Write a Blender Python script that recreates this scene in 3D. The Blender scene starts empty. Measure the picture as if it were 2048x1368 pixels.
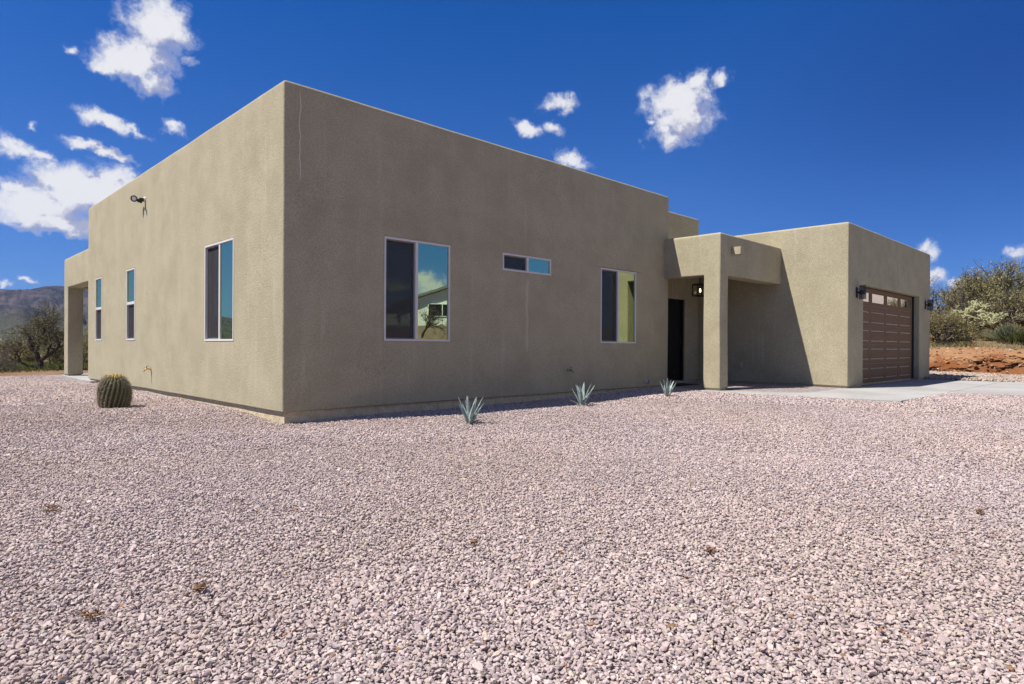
import bpy, bmesh, math, random
import numpy as np
from mathutils import Vector, Matrix, noise, Euler

S = bpy.context.scene
COL = S.collection
rad = math.radians

# ------------------------------------------------------------------ materials
def nt(mat):
    mat.use_nodes = True
    t = mat.node_tree
    t.nodes.clear()
    return t
def N(t, kind, **kw):
    n = t.nodes.new(kind)
    for k, v in kw.items():
        if k == 'inp':
            for a, b in v.items():
                n.inputs[a].default_value = b
        else:
            setattr(n, k, v)
    return n
def L(t, a, ao, b, bi):
    t.links.new(a.outputs[ao], b.inputs[bi])
def ramp(t, stops):
    r = N(t, 'ShaderNodeValToRGB')
    e = r.color_ramp.elements
    while len(e) < len(stops): e.new(0.5)
    for i, (p, c) in enumerate(stops):
        e[i].position = p
        e[i].color = (*c, 1) if len(c) == 3 else c
    return r
def mapr(t, a, b, c=0.0, d=1.0, smooth=True):
    m = N(t, 'ShaderNodeMapRange', interpolation_type='SMOOTHSTEP' if smooth else 'LINEAR')
    m.inputs['From Min'].default_value = a; m.inputs['From Max'].default_value = b
    m.inputs['To Min'].default_value = c; m.inputs['To Max'].default_value = d
    return m
def math_(t, op, a=None, b=None):
    m = N(t, 'ShaderNodeMath', operation=op)
    for i, v in enumerate((a, b)):
        if v is None: continue
        if isinstance(v, (int, float)): m.inputs[i].default_value = v
        else: t.links.new(v, m.inputs[i])
    return m.outputs[0]
def mixc(t, fac, a, b, mode='MIX'):
    m = N(t, 'ShaderNodeMix', data_type='RGBA', blend_type=mode)
    for s, v in ((0, fac), (6, a), (7, b)):
        if isinstance(v, (int, float)): m.inputs[s].default_value = v
        elif isinstance(v, tuple): m.inputs[s].default_value = (*v, 1)
        else: t.links.new(v, m.inputs[s])
    return m.outputs[2]
def noise_(t, vec, scale, detail=3, rough=.5, out='Fac'):
    n = N(t, 'ShaderNodeTexNoise', inp={'Scale': scale, 'Detail': detail, 'Roughness': rough})
    if vec is not None: t.links.new(vec, n.inputs['Vector'])
    return n.outputs[out]
def pos(t):
    return N(t, 'ShaderNodeNewGeometry').outputs['Position']
def mapping(t, vec, scale=(1, 1, 1), loc=(0, 0, 0)):
    m = N(t, 'ShaderNodeMapping')
    m.inputs['Scale'].default_value = scale; m.inputs['Location'].default_value = loc
    t.links.new(vec, m.inputs['Vector'])
    return m.outputs[0]
def finish(t, col, rough=.8, bump=None, bstr=.3, bdist=.01, metal=0, spec=.3):
    p = N(t, 'ShaderNodeBsdfPrincipled')
    if isinstance(col, tuple): p.inputs['Base Color'].default_value = (*col, 1)
    else: t.links.new(col, p.inputs['Base Color'])
    if isinstance(rough, (int, float)): p.inputs['Roughness'].default_value = rough
    else: t.links.new(rough, p.inputs['Roughness'])
    p.inputs['Metallic'].default_value = metal
    p.inputs['Specular IOR Level'].default_value = spec
    if bump is not None:
        b = N(t, 'ShaderNodeBump', inp={'Strength': bstr, 'Distance': bdist})
        t.links.new(bump, b.inputs['Height']); L(t, b, 0, p, 'Normal')
    o = N(t, 'ShaderNodeOutputMaterial')
    L(t, p, 0, o, 0)
    return p
def simple(name, col, rough=.6, metal=0, spec=.4, var=.12, scale=30, bstr=.0):
    m = bpy.data.materials.new(name); t = nt(m)
    n = noise_(t, pos(t), scale, 4)
    c2 = tuple(max(0, c * (1 - var * 2)) for c in col)
    c = mixc(t, n, c2, tuple(min(1, c * (1 + var)) for c in col))
    finish(t, c, rough, n if bstr else None, bstr, .004, metal, spec)
    return m

def mat_stucco():
    m = bpy.data.materials.new('stucco'); t = nt(m); P = pos(t)
    big = noise_(t, P, .55, 4, .6)
    mid = noise_(t, P, 1.7, 6, .6)
    fine = noise_(t, P, 40, 5, .74)
    grit = noise_(t, P, 95, 4, .7)
    swirl = noise_(t, mapping(t, P, (1, 1, .55)), 7, 4, .6)
    streak = noise_(t, mapping(t, P, (2.6, 2.6, .22)), 2.2, 5, .65)
    c = mixc(t, mapr_(t, mid, .3, .7), STUCCO_D, STUCCO_L)
    c = mixc(t, math_(t, 'MULTIPLY', mapr_(t, big, .35, .7), .5), c, STUCCO_W)
    # pale mineral streaks washed down the render
    s = math_(t, 'MULTIPLY', mapr_(t, streak, .54, .74), .40)
    c = mixc(t, s, c, STUCCO_P)
    s2 = math_(t, 'MULTIPLY', mapr_(t, swirl, .58, .78), .18)
    c = mixc(t, s2, c, STUCCO_P)
    d2 = math_(t, 'MULTIPLY', mapr_(t, swirl, .42, .2), .14)
    c = mixc(t, d2, c, tuple(v * .72 for v in STUCCO_D))
    g = math_(t, 'ADD', math_(t, 'MULTIPLY', grit, .62), math_(t, 'MULTIPLY', fine, .38))
    c = mixc(t, math_(t, 'MULTIPLY', mapr_(t, g, .56, .42), .58), c, tuple(v * .5 for v in STUCCO_D))
    sx = N(t, 'ShaderNodeSeparateXYZ'); t.links.new(P, sx.inputs[0])
    X, Y, Z = sx.outputs
    wob = math_(t, 'MULTIPLY', math_(t, 'SUBTRACT', noise_(t, mapping(t, P, (.2, .2, 2.2)), 1.6, 2), .5), .09)
    def line(x0, z0, z1, w, amt, c):
        dx = math_(t, 'ABSOLUTE', math_(t, 'SUBTRACT', math_(t, 'ADD', X, wob), x0))
        f = mapr_(t, dx, w, w * .35)
        zz = math_(t, 'MULTIPLY', mapr_(t, Z, z0, z0 + .15), mapr_(t, Z, z1, z1 - .15))
        f = math_(t, 'MULTIPLY', math_(t, 'MULTIPLY', f, zz), math_(t, 'LESS_THAN', Y, .06))
        f = math_(t, 'MULTIPLY', f, math_(t, 'GREATER_THAN', Y, -.2))
        return mixc(t, math_(t, 'MULTIPLY', f, amt), c, STUCCO_P)
    c = line(.225, 3.0, 4.31, .011, .9, c)
    c = line(4.56, .75, 2.15, .05, .35, c)
    h = math_(t, 'ADD', math_(t, 'MULTIPLY', fine, .55), math_(t, 'MULTIPLY', grit, .3))
    h = math_(t, 'ADD', h, math_(t, 'MULTIPLY', swirl, .15))
    finish(t, c, .93, h, .9, .015, 0, .15)
    return m
def mapr_(t, v, a, b):
    m = mapr(t, min(a, b), max(a, b), 0 if a < b else 1, 1 if a < b else 0)
    t.links.new(v, m.inputs[0])
    return m.outputs[0]

STUCCO_D = (.40, .352, .236)
STUCCO_L = (.488, .434, .298)
STUCCO_W = (.495, .435, .295)
STUCCO_P = (.60, .545, .42)
M = {}
M['stucco'] = mat_stucco()

def mat_stem():
    m = bpy.data.materials.new('stem_wall_paint'); t = nt(m); P = pos(t)
    n = noise_(t, P, 9, 6, .65); n2 = noise_(t, P, 60, 4)
    c = mixc(t, mapr_(t, n, .3, .7), (.46, .38, .24), (.62, .53, .36))
    c = mixc(t, mapr_(t, n2, .62, .72), c, (.22, .17, .11))
    finish(t, c, .9, math_(t, 'ADD', n, n2), .6, .02)
    return m
M['stem'] = mat_stem()
def mat_concrete():
    m = bpy.data.materials.new('concrete'); t = nt(m); P = pos(t)
    n = noise_(t, P, .8, 5, .6); n2 = noise_(t, mapping(t, P, (1, 14, 1)), 5, 4); n3 = noise_(t, P, 120, 3)
    c = mixc(t, mapr_(t, n, .3, .7), (.31, .30, .29), (.41, .40, .385))
    c = mixc(t, math_(t, 'MULTIPLY', mapr_(t, n2, .45, .75), .45), c, (.27, .25, .23))
    c = mixc(t, math_(t, 'MULTIPLY', mapr_(t, noise_(t, P, .45, 6, .7), .52, .7), .4), c, (.36, .315, .27))
    c = mixc(t, math_(t, 'MULTIPLY', mapr_(t, n3, .5, .8), .25), c, (.36, .34, .33))
    finish(t, c, .85, math_(t, 'ADD', n2, n3), .25, .004)
    return m
M['concrete'] = mat_concrete()
M['vinyl'] = simple('vinyl', (.66, .62, .585), .45, var=.04, scale=12)
M['sash'] = simple('sash_shadow', (.22, .21, .21), .5, var=.05)
M['black'] = simple('black_metal', (.012, .012, .014), .45, .0, .5, .1)
M['door_black'] = simple('door_paint', (.008, .008, .009), .5, 0, .3, .2, 8)
M['brass'] = simple('brass', (.72, .5, .18), .3, 1, .5, .1)
M['galv'] = simple('steel', (.35, .34, .32), .45, .8, .5, .1)
M['white'] = simple('white_plastic', (.8, .8, .78), .4, var=.04)
M['grey'] = simple('grey_plastic', (.36, .345, .30), .5, var=.06)
M['rubber'] = simple('rubber', (.012, .012, .012), .9, var=.2, scale=200, bstr=.5)

def mat_glass(name, tint, dark):
    m = bpy.data.materials.new(name); t = nt(m)
    g = N(t, 'ShaderNodeBsdfGlossy', inp={'Color': (*tint, 1), 'Roughness': 0.0})
    w = noise_(t, pos(t), 1.1, 2)
    b = N(t, 'ShaderNodeBump', inp={'Strength': .05, 'Distance': .02})
    t.links.new(w, b.inputs['Height']); L(t, b, 0, g, 'Normal')
    d = N(t, 'ShaderNodeBsdfDiffuse', inp={'Color': (*dark, 1)})  # near-black base puts the unlit room's darkness into the pane colour
    a = N(t, 'ShaderNodeAddShader'); o = N(t, 'ShaderNodeOutputMaterial')
    L(t, g, 0, a, 0); L(t, d, 0, a, 1); L(t, a, 0, o, 0)
    return m
M['glass'] = mat_glass('coated_glass', (.45, .55, .355), (.006, .008, .007))
M['garage_glass'] = mat_glass('clear_glass', (.62, .62, .60), (.01, .01, .01))
def mat_screen():
    m = bpy.data.materials.new('insect_screen'); t = nt(m)
    d = N(t, 'ShaderNodeBsdfDiffuse', inp={'Color': (.066, .063, .069, 1)})
    tr = N(t, 'ShaderNodeBsdfTransparent')
    mx = N(t, 'ShaderNodeMixShader', inp={0: .48}); o = N(t, 'ShaderNodeOutputMaterial')
    L(t, d, 0, mx, 1); L(t, tr, 0, mx, 2); L(t, mx, 0, o, 0)
    return m
M['screen'] = mat_screen()
def mat_lampglass():
    m = bpy.data.materials.new('lamp_glass'); t = nt(m)
    g = N(t, 'ShaderNodeBsdfGlossy', inp={'Color': (.9, .9, .9, 1), 'Roughness': .02})
    tr = N(t, 'ShaderNodeBsdfTransparent')
    mx = N(t, 'ShaderNodeMixShader', inp={0: .9}); o = N(t, 'ShaderNodeOutputMaterial')
    L(t, g, 0, mx, 1); L(t, tr, 0, mx, 2); L(t, mx, 0, o, 0)
    return m
M['lampglass'] = mat_lampglass()
def mat_bulb():
    m = bpy.data.materials.new('lit_bulb'); t = nt(m)
    e = N(t, 'ShaderNodeEmission', inp={'Color': (1, .66, .30, 1), 'Strength': 5})
    o = N(t, 'ShaderNodeOutputMaterial'); L(t, e, 0, o, 0)
    return m
M['bulb'] = mat_bulb()
def mat_garage_door():
    m = bpy.data.materials.new('brown_wood_grain'); t = nt(m); P = pos(t)
    n = noise_(t, mapping(t, P, (.7, 1, 16)), 5, 5, .6); n2 = noise_(t, P, 1.2, 3)
    c = mixc(t, mapr_(t, n, .3, .7), (.155, .090, .052), (.225, .138, .084))
    c = mixc(t, math_(t, 'MULTIPLY', n2, .25), c, (.19, .115, .07))
    finish(t, c, .65, n, .3, .003, 0, .12)
    return m
M['garage_door'] = mat_garage_door()

def mat_gravel():
    m = bpy.data.materials.new('crushed_rock'); t = nt(m); P = pos(t)
    a = N(t, 'ShaderNodeAttribute', attribute_name='tone')
    n = noise_(t, P, 95, 5, .65); n2 = noise_(t, P, 380, 3)
    f = math_(t, 'ADD', math_(t, 'MULTIPLY', n, .7), math_(t, 'MULTIPLY', n2, .4))
    c = mixc(t, mapr_(t, f, .75, .35), a.outputs['Color'], (.22, .17, .16))
    v = N(t, 'ShaderNodeHueSaturation'); v.inputs['Value'].default_value = 1.0
    k = mixc(t, mapr_(t, f, .35, .7), (.78, .78, .78), (1.12, 1.12, 1.12))
    c = mixc(t, 1.0, a.outputs['Color'], k, 'MULTIPLY')
    finish(t, c, .9, f, .6, .004, 0, .2)
    return m
M['gravel'] = mat_gravel()
def mat_bed():
    m = bpy.data.materials.new('gravel_bed'); t = nt(m); P = pos(t)
    v = N(t, 'ShaderNodeTexVoronoi', inp={'Scale': 34.0}); t.links.new(P, v.inputs['Vector'])
    hsv = N(t, 'ShaderNodeSeparateColor'); L(t, v, 'Color', hsv, 0)
    big = noise_(t, P, .5, 4)
    c = mixc(t, hsv.outputs[0], (.27, .215, .215), (.53, .46, .455))
    c = mixc(t, math_(t, 'MULTIPLY', mapr_(t, v.outputs['Distance'], .35, .75), .6), c, (.12, .095, .09))  # shade in the gaps between stones, painted into the bed colour
    c = mixc(t, math_(t, 'MULTIPLY', big, .3), c, (.40, .34, .32))
    b = math_(t, 'MULTIPLY', v.outputs['Distance'], -1.0)
    finish(t, c, .95, b, 1.0, .03, 0, .15)
    return m
M['bed'] = mat_bed()
def mat_desert():
    m = bpy.data.materials.new('desert_soil'); t = nt(m); P = pos(t)
    a = noise_(t, P, .12, 6, .6); b = noise_(t, P, 1.3, 6, .65); c3 = noise_(t, P, 14, 4)
    c = mixc(t, mapr_(t, b, .3, .7), (.155, .078, .040), (.26, .145, .080))
    c = mixc(t, mapr_(t, a, .42, .62), c, (.22, .155, .095))
    g = math_(t, 'MULTIPLY', mapr_(t, noise_(t, P, .5, 5, .7), .42, .6), .75)
    sx = N(t, 'ShaderNodeSeparateXYZ'); t.links.new(P, sx.inputs[0])
    far = mapr_(t, sx.outputs[1], 20.5, 23.5)
    c = mixc(t, math_(t, 'MULTIPLY', g, far), c, (.12, .125, .055))
    c = mixc(t, math_(t, 'MULTIPLY', mapr_(t, c3, .55, .75), .5), c, (.30, .22, .165))
    finish(t, c, .95, math_(t, 'ADD', b, c3), .7, .08, 0, .1)
    return m
M['desert'] = mat_desert()
def mat_bank():
    m = bpy.data.materials.new('red_clay'); t = nt(m); P = pos(t)
    a = noise_(t, P, .9, 6, .65); b = noise_(t, mapping(t, P, (1, 1, 4)), 2.4, 6, .7); c3 = noise_(t, P, 22, 5, .7)
    c = mixc(t, mapr_(t, a, .35, .65), (.27, .110, .042), (.36, .185, .085))
    c = mixc(t, math_(t, 'MULTIPLY', mapr_(t, b, .55, .72), .7), c, (.165, .050, .018))
    sx = N(t, 'ShaderNodeSeparateXYZ'); t.links.new(P, sx.inputs[0])
    top = mapr_(t, math_(t, 'ADD', sx.outputs[2], math_(t, 'MULTIPLY', math_(t, 'SUBTRACT', a, .5), 1.6)), .30, .70)
    c = mixc(t, math_(t, 'MULTIPLY', math_(t, 'SUBTRACT', 1.0, top), .55), c, (.185, .062, .022))
    c = mixc(t, math_(t, 'MULTIPLY', top, .7), c, (.37, .215, .115))
    c = mixc(t, math_(t, 'MULTIPLY', mapr_(t, c3, .6, .75), .45), c, (.40, .28, .20))
    finish(t, c, .95, math_(t, 'ADD', math_(t, 'ADD', a, b), math_(t, 'MULTIPLY', c3, .5)), 1.0, .1, 0, .1)
    return m
M['bank'] = mat_bank()
def mat_mountain():
    m = bpy.data.materials.new('mountain_rock'); t = nt(m); P = pos(t)
    g = N(t, 'ShaderNodeNewGeometry'); sx = N(t, 'ShaderNodeSeparateXYZ'); t.links.new(P, sx.inputs[0])
    a = noise_(t, mapping(t, P, (1, 1, 6)), .008, 8, .65); b = noise_(t, P, .035, 6, .7); s = noise_(t, mapping(t, P, (.25, .25, 3)), .02, 5, .6)
    c = mixc(t, mapr_(t, a, .35, .65), (.024, .020, .028), (.135, .102, .100))
    c = mixc(t, mapr_(t, s, .52, .62), c, (.030, .026, .034))
    low = mapr_(t, math_(t, 'ADD', sx.outputs[2], math_(t, 'MULTIPLY', b, 60)), 105, 45)
    c = mixc(t, math_(t, 'MULTIPLY', low, .85), c, (.085, .085, .048))
    c = mixc(t, mapr_(t, b, .55, .66), c, (.040, .045, .026))
    finish(t, c, 1, math_(t, 'ADD', a, b), 1.0, 20, 0, .05)
    return m
M['mountain'] = mat_mountain()

def mat_leaf(name, c1, c2, trans=.32):
    m = bpy.data.materials.new(name); t = nt(m)
    a = N(t, 'ShaderNodeAttribute', attribute_name='tone')
    sp = N(t, 'ShaderNodeSeparateColor'); L(t, a, 'Color', sp, 0)
    c = mixc(t, sp.outputs[0], c1, c2)
    d = N(t, 'ShaderNodeBsdfDiffuse'); tr = N(t, 'ShaderNodeBsdfTranslucent')
    t.links.new(c, d.inputs[0]); t.links.new(c, tr.inputs[0])
    mx = N(t, 'ShaderNodeMixShader', inp={0: trans}); o = N(t, 'ShaderNodeOutputMaterial')
    L(t, d, 0, mx, 1); L(t, tr, 0, mx, 2); L(t, mx, 0, o, 0)
    return m
M['mesquite'] = mat_leaf('mesquite_leaf', (.18, .17, .085), (.39, .36, .185))
M['ironwood'] = mat_leaf('ironwood_leaf', (.165, .155, .072), (.40, .36, .175))
M['olive'] = mat_leaf('olive_leaf', (.21, .18, .075), (.40, .345, .155))
M['greyshrub'] = mat_leaf('grey_green_leaf', (.09, .10, .06), (.23, .24, .135))
M['drytwig'] = mat_leaf('dry_twig', (.10, .085, .075), (.22, .19, .165), .05)
M['drygrass'] = mat_leaf('dry_grass', (.23, .19, .095), (.42, .36, .19))
M['greengrass'] = mat_leaf('green_grass', (.075, .085, .026), (.17, .18, .065))
M['cholla'] = mat_leaf('cholla_spine', (.33, .33, .165), (.54, .52, .31), .15)
M['bark'] = simple('dark_bark', (.075, .058, .048), .95, var=.35, scale=14, bstr=.6)
M['palebark'] = simple('grey_bark', (.20, .175, .155), .95, var=.3, scale=10, bstr=.6)
def mat_cactus():
    m = bpy.data.materials.new('cactus_skin'); t = nt(m); P = pos(t)
    n = noise_(t, P, 18, 4); a = N(t, 'ShaderNodeAttribute', attribute_name='tone')
    sp = N(t, 'ShaderNodeSeparateColor'); L(t, a, 'Color', sp, 0)
    c = mixc(t, n, (.040, .052, .016), (.080, .088, .030))
    c = mixc(t, math_(t, 'MULTIPLY', sp.outputs[0], .8), c, (.25, .22, .12))
    finish(t, c, .6, n, .3, .01)
    return m
M['cactus'] = mat_cactus()
M['spine'] = simple('cactus_spine', (.36, .27, .21), .6, var=.3, scale=60)
M['fruit'] = simple('yellow_fruit', (.62, .44, .05), .5, var=.25, scale=60)
def mat_agave():
    m = bpy.data.materials.new('agave_leaf'); t = nt(m); P = pos(t)
    n = noise_(t, mapping(t, P, (1, 1, .5)), 26, 4, .6); n2 = noise_(t, P, 9, 3)
    a = N(t, 'ShaderNodeAttribute', attribute_name='tone')
    sp = N(t, 'ShaderNodeSeparateColor'); L(t, a, 'Color', sp, 0)
    c = mixc(t, mapr_(t, n, .3, .7), (.19, .25, .235), (.37, .45, .43))
    c = mixc(t, math_(t, 'MULTIPLY', sp.outputs[0], .7), c, (.42, .40, .24))
    c = mixc(t, math_(t, 'MULTIPLY', sp.outputs[1], .9), c, (.10, .06, .04))
    finish(t, c, .5, n2, .2, .006, 0, .4)
    return m
M['agave'] = mat_agave()

# ------------------------------------------------------------------ mesh tools
def tag(o, label=None, cat=None, group=None, kind=None):
    if label: o['label'] = label
    if cat: o['category'] = cat
    if group: o['group'] = group
    if kind: o['kind'] = kind
    return o
def empty(name, loc=(0, 0, 0), rz=0):
    o = bpy.data.objects.new(name, None); COL.objects.link(o)
    o.location = loc; o.rotation_euler = (0, 0, rz); o.empty_display_size = .2
    return o
def link(name, me, mat, parent=None):
    o = bpy.data.objects.new(name, me); COL.objects.link(o)
    if mat: me.materials.append(M[mat] if isinstance(mat, str) else mat)
    if parent: o.parent = parent
    return o
def mesh_np(name, V, F, k, smooth=False, tone=None):
    """V (n,3) array, F (m,k) array of k-sided faces."""
    me = bpy.data.meshes.new(name)
    V = np.ascontiguousarray(V, np.float32); F = np.ascontiguousarray(F, np.int32)
    me.vertices.add(len(V)); me.vertices.foreach_set('co', V.ravel())
    me.loops.add(F.size); me.loops.foreach_set('vertex_index', F.ravel())
    me.polygons.add(len(F))
    me.polygons.foreach_set('loop_start', np.arange(0, F.size, k, dtype=np.int32))
    me.polygons.foreach_set('use_smooth', np.full(len(F), smooth, bool))
    me.update(calc_edges=True)
    if tone is not None:
        c = np.ones((len(V), 4), np.float32); c[:, :tone.shape[1]] = tone
        a = me.color_attributes.new('tone', 'FLOAT_COLOR', 'POINT'); a.data.foreach_set('color', c.ravel())
    return me
class MB:
    def __init__(s): s.v = []; s.f = []; s.t = []
    def add(s, vs, fs, tone=None):
        n = len(s.v); s.v += [tuple(p) for p in vs]; s.f += [tuple(i + n for i in f) for f in fs]
        s.t += (list(tone) if tone is not None else [(0, 0, 0)] * len(vs))
    def box(s, a, b, fn=None):
        (x0, y0, z0), (x1, y1, z1) = a, b
        vs = [(x, y, z) for z in (z0, z1) for y in (y0, y1) for x in (x0, x1)]
        if fn: vs = [fn(*p) for p in vs]
        s.add(vs, [(0, 2, 3, 1), (4, 5, 7, 6), (0, 1, 5, 4), (2, 6, 7, 3), (0, 4, 6, 2), (1, 3, 7, 5)])
    def tube(s, pts, rs, n=6, caps=True, tone=(0, 0, 0)):
        pts = [Vector(p) for p in pts]; vs = []; fs = []
        prev = None
        for i, p in enumerate(pts):
            d = (pts[min(i + 1, len(pts) - 1)] - pts[max(i - 1, 0)])
            d = d.normalized() if d.length > 1e-9 else Vector((0, 0, 1))
            a = prev if prev is not None else (Vector((1, 0, 0)) if abs(d.x) < .8 else Vector((0, 1, 0)))
            a = (a - d * a.dot(d)).normalized(); prev = a; b = d.cross(a)
            r = rs[i] if not isinstance(rs, (int, float)) else rs
            for j in range(n):
                t = 2 * math.pi * j / n
                vs.append(p + (a * math.cos(t) + b * math.sin(t)) * r)
        for i in range(len(pts) - 1):
            for j in range(n):
                fs.append((i * n + j, i * n + (j + 1) % n, (i + 1) * n + (j + 1) % n, (i + 1) * n + j))
        if caps:
            fs.append(tuple(range(n - 1, -1, -1))); fs.append(tuple((len(pts) - 1) * n + j for j in range(n)))
        s.add(vs, fs, [tone] * len(vs))
    def lathe(s, prof, n=16, c=(0, 0, 0), axis='z'):
        vs = []; fs = []
        for r, z in prof:
            for j in range(n):
                t = 2 * math.pi * j / n
                p = (r * math.cos(t), r * math.sin(t), z)
                if axis == 'x': p = (z, p[0], p[1])
                if axis == 'y': p = (p[0], z, p[1])
                vs.append((p[0] + c[0], p[1] + c[1], p[2] + c[2]))
        for i in range(len(prof) - 1):
            for j in range(n):
                fs.append((i * n + j, i * n + (j + 1) % n, (i + 1) * n + (j + 1) % n, (i + 1) * n + j))
        fs.append(tuple(range(n - 1, -1, -1))); fs.append(tuple((len(prof) - 1) * n + j for j in range(n)))
        s.add(vs, fs)
    def build(s, name, mat, parent=None, smooth=False, bevel=0, tone=False, seg=2):
        me = bpy.data.meshes.new(name); me.from_pydata(s.v, [], s.f); me.update()
        bm = bmesh.new(); bm.from_mesh(me); bmesh.ops.recalc_face_normals(bm, faces=bm.faces); bm.to_mesh(me); bm.free()
        if tone:
            a = me.color_attributes.new('tone', 'FLOAT_COLOR', 'POINT')
            a.data.foreach_set('color', np.c_[np.array(s.t, np.float32), np.ones(len(s.t), np.float32)].ravel())
        if smooth:
            me.polygons.foreach_set('use_smooth', [True] * len(me.polygons))
        o = link(name, me, mat, parent)
        if bevel:
            b = o.modifiers.new('bevel', 'BEVEL'); b.width = bevel; b.segments = seg; b.limit_method = 'ANGLE'; b.angle_limit = rad(40)
        return o

def shell(name, adds, subs, mat, parent, cell=.35, bev=.05, zsharp=0.0, amp=.006, seed=0):
    """Conforming boundary of a union of boxes minus boxes, with worn, rounded plaster corners."""
    cs = []
    for ax in range(3):
        v = sorted({round(b[e][ax], 4) for b in adds + subs for e in (0, 1)})
        out = []
        for a, b in zip(v, v[1:]):
            k = max(1, int(math.ceil((b - a) / cell)))
            out += [a + (b - a) * i / k for i in range(k)]
        cs.append(np.array(out + [v[-1]]))
    mid = [(c[1:] + c[:-1]) / 2 for c in cs]
    G = np.meshgrid(*mid, indexing='ij')
    occ = np.zeros(G[0].shape, bool)
    ins = lambda b: np.logical_and.reduce([(G[i] > b[0][i]) & (G[i] < b[1][i]) for i in range(3)])
    for b in adds: occ |= ins(b)
    for b in subs: occ &= ~ins(b)
    P = np.pad(occ, 1)
    vid = {}; V = []; F = []
    def vert(i, j, k):
        if (i, j, k) not in vid:
            vid[(i, j, k)] = len(V); V.append((cs[0][i], cs[1][j], cs[2][k]))
        return vid[(i, j, k)]
    for i, j, k in np.argwhere(occ):
        p = (i + 1, j + 1, k + 1)
        if not P[p[0] - 1, p[1], p[2]]: F.append([vert(i, j, k), vert(i, j, k + 1), vert(i, j + 1, k + 1), vert(i, j + 1, k)])
        if not P[p[0] + 1, p[1], p[2]]: F.append([vert(i + 1, j, k), vert(i + 1, j + 1, k), vert(i + 1, j + 1, k + 1), vert(i + 1, j, k + 1)])
        if not P[p[0], p[1] - 1, p[2]]: F.append([vert(i, j, k), vert(i + 1, j, k), vert(i + 1, j, k + 1), vert(i, j, k + 1)])
        if not P[p[0], p[1] + 1, p[2]]: F.append([vert(i, j + 1, k), vert(i, j + 1, k + 1), vert(i + 1, j + 1, k + 1), vert(i + 1, j + 1, k)])
        if not P[p[0], p[1], p[2] - 1]: F.append([vert(i, j, k), vert(i, j + 1, k), vert(i + 1, j + 1, k), vert(i + 1, j, k)])
        if not P[p[0], p[1], p[2] + 1]: F.append([vert(i, j, k + 1), vert(i + 1, j, k + 1), vert(i + 1, j + 1, k + 1), vert(i, j + 1, k + 1)])
    bm = bmesh.new()
    bv = [bm.verts.new(v) for v in V]
    for f in F: bm.faces.new([bv[i] for i in f])
    bm.normal_update()
    lay = bm.edges.layers.float.new('bevel_weight_edge')
    holes = [b for b in subs if len(b) > 2]
    for e in bm.edges:
        if len(e.link_faces) == 2 and e.calc_face_angle(0) > .5:
            z = (e.verts[0].co.z + e.verts[1].co.z) / 2
            w = 1.0 if min(v.co.z for v in e.verts) > 3.2 and abs(e.verts[0].co.z - e.verts[1].co.z) < .01 else .55
            if max(v.co.z for v in e.verts) < zsharp + .01: w = .3
            m = (e.verts[0].co + e.verts[1].co) / 2
            for b in holes:
                if all(b[0][i] - .001 <= m[i] <= b[1][i] + .001 for i in range(3)): w = b[2]
            e[lay] = w
    for v in bm.verts:
        q = v.co * .9 + Vector((seed, seed * 2.1, 0))
        keep = any(all(b[0][i] - .02 <= v.co[i] <= b[1][i] + .02 for i in range(3)) for b in holes)
        if not keep:
            v.co += Vector((noise.noise(q), noise.noise(q + Vector((31, 7, 3))), noise.noise(q + Vector((5, 77, 9))))) * amp
    me = bpy.data.meshes.new(name); bm.to_mesh(me); bm.free()
    o = link(name, me, mat, parent)
    b = o.modifiers.new('bevel', 'BEVEL'); b.width = bev; b.segments = 3; b.limit_method = 'WEIGHT'; b.use_clamp_overlap = False
    me.polygons.foreach_set('use_smooth', [True] * len(me.polygons))
    wn = o.modifiers.new('normals', 'WEIGHTED_NORMAL'); wn.keep_sharp = True
    return o

# ------------------------------------------------------------------ terrain heights
def sst(x, a, b):
    t = np.clip((x - a) / (b - a), 0, 1); return t * t * (3 - 2 * t)
def pad_z(x, y):
    x = np.asarray(x, float); y = np.asarray(y, float)
    z = -.14 + 0 * x
    z = z - .035 * np.exp(-(x ** 2 + (y + .1) ** 2) / .8)
    left = sst(-x, -.6, .6)
    z = z + left * sst(y, .2, 2.2) * .085
    z = z - left * sst(y, 8, 18) * .14
    z = z + sst(x, 4, 8.8) * sst(y, -6, -1) * .075
    z = z + sst(x, 8, 10) * sst(-y, -2, 1) * .055
    z = z - sst(x, 20, 24) * .02
    z = z + .018 * np.exp(-((x - 2.9) ** 2 / 1.2 + (y + 1.0) ** 2 / .2)) + .02 * np.exp(-((x - 6) ** 2 / 2 + (y + 1.25) ** 2 / .15))
    z = z + .008 * np.sin(x * 1.7 + 1.3 * np.sin(y * .9)) * np.sin(y * 1.3 + .7)
    return z
def ter_z(x, y):
    x = np.asarray(x, float); y = np.asarray(y, float)
    r = np.hypot(x - 5, y)
    base = pad_z(np.clip(x, -30, 25), np.clip(y, -14, 19))
    d = np.maximum(0, y - 24)
    z = base - .05 - .010 * np.minimum(d, 110) + .05 * sst(y, 16.5, 20) * (x < 20)
    right = sst(x, 25.9, 27.3) * 1.02 + sst(x, 32, 40) * .75 + sst(x, 60, 200) * 2
    z = z + right * sst(y, 60, 25)if np.ndim(x) == 0 else z + right * (1 - sst(y, 25, 60))
    z = z + sst(-y, 16, 24) * 1.75 * (1 - sst(x, 22, 28)) + sst(-y, 16, 24) * .6 * sst(x, 22, 28)
    z = z + .05 * np.sin(x * .45 + np.sin(y * .3) * 2) * np.sin(y * .37) * sst(r, 20, 40)
    return z
def tz(x, y): return float(ter_z(np.array([x]), np.array([y]))[0])

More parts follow.
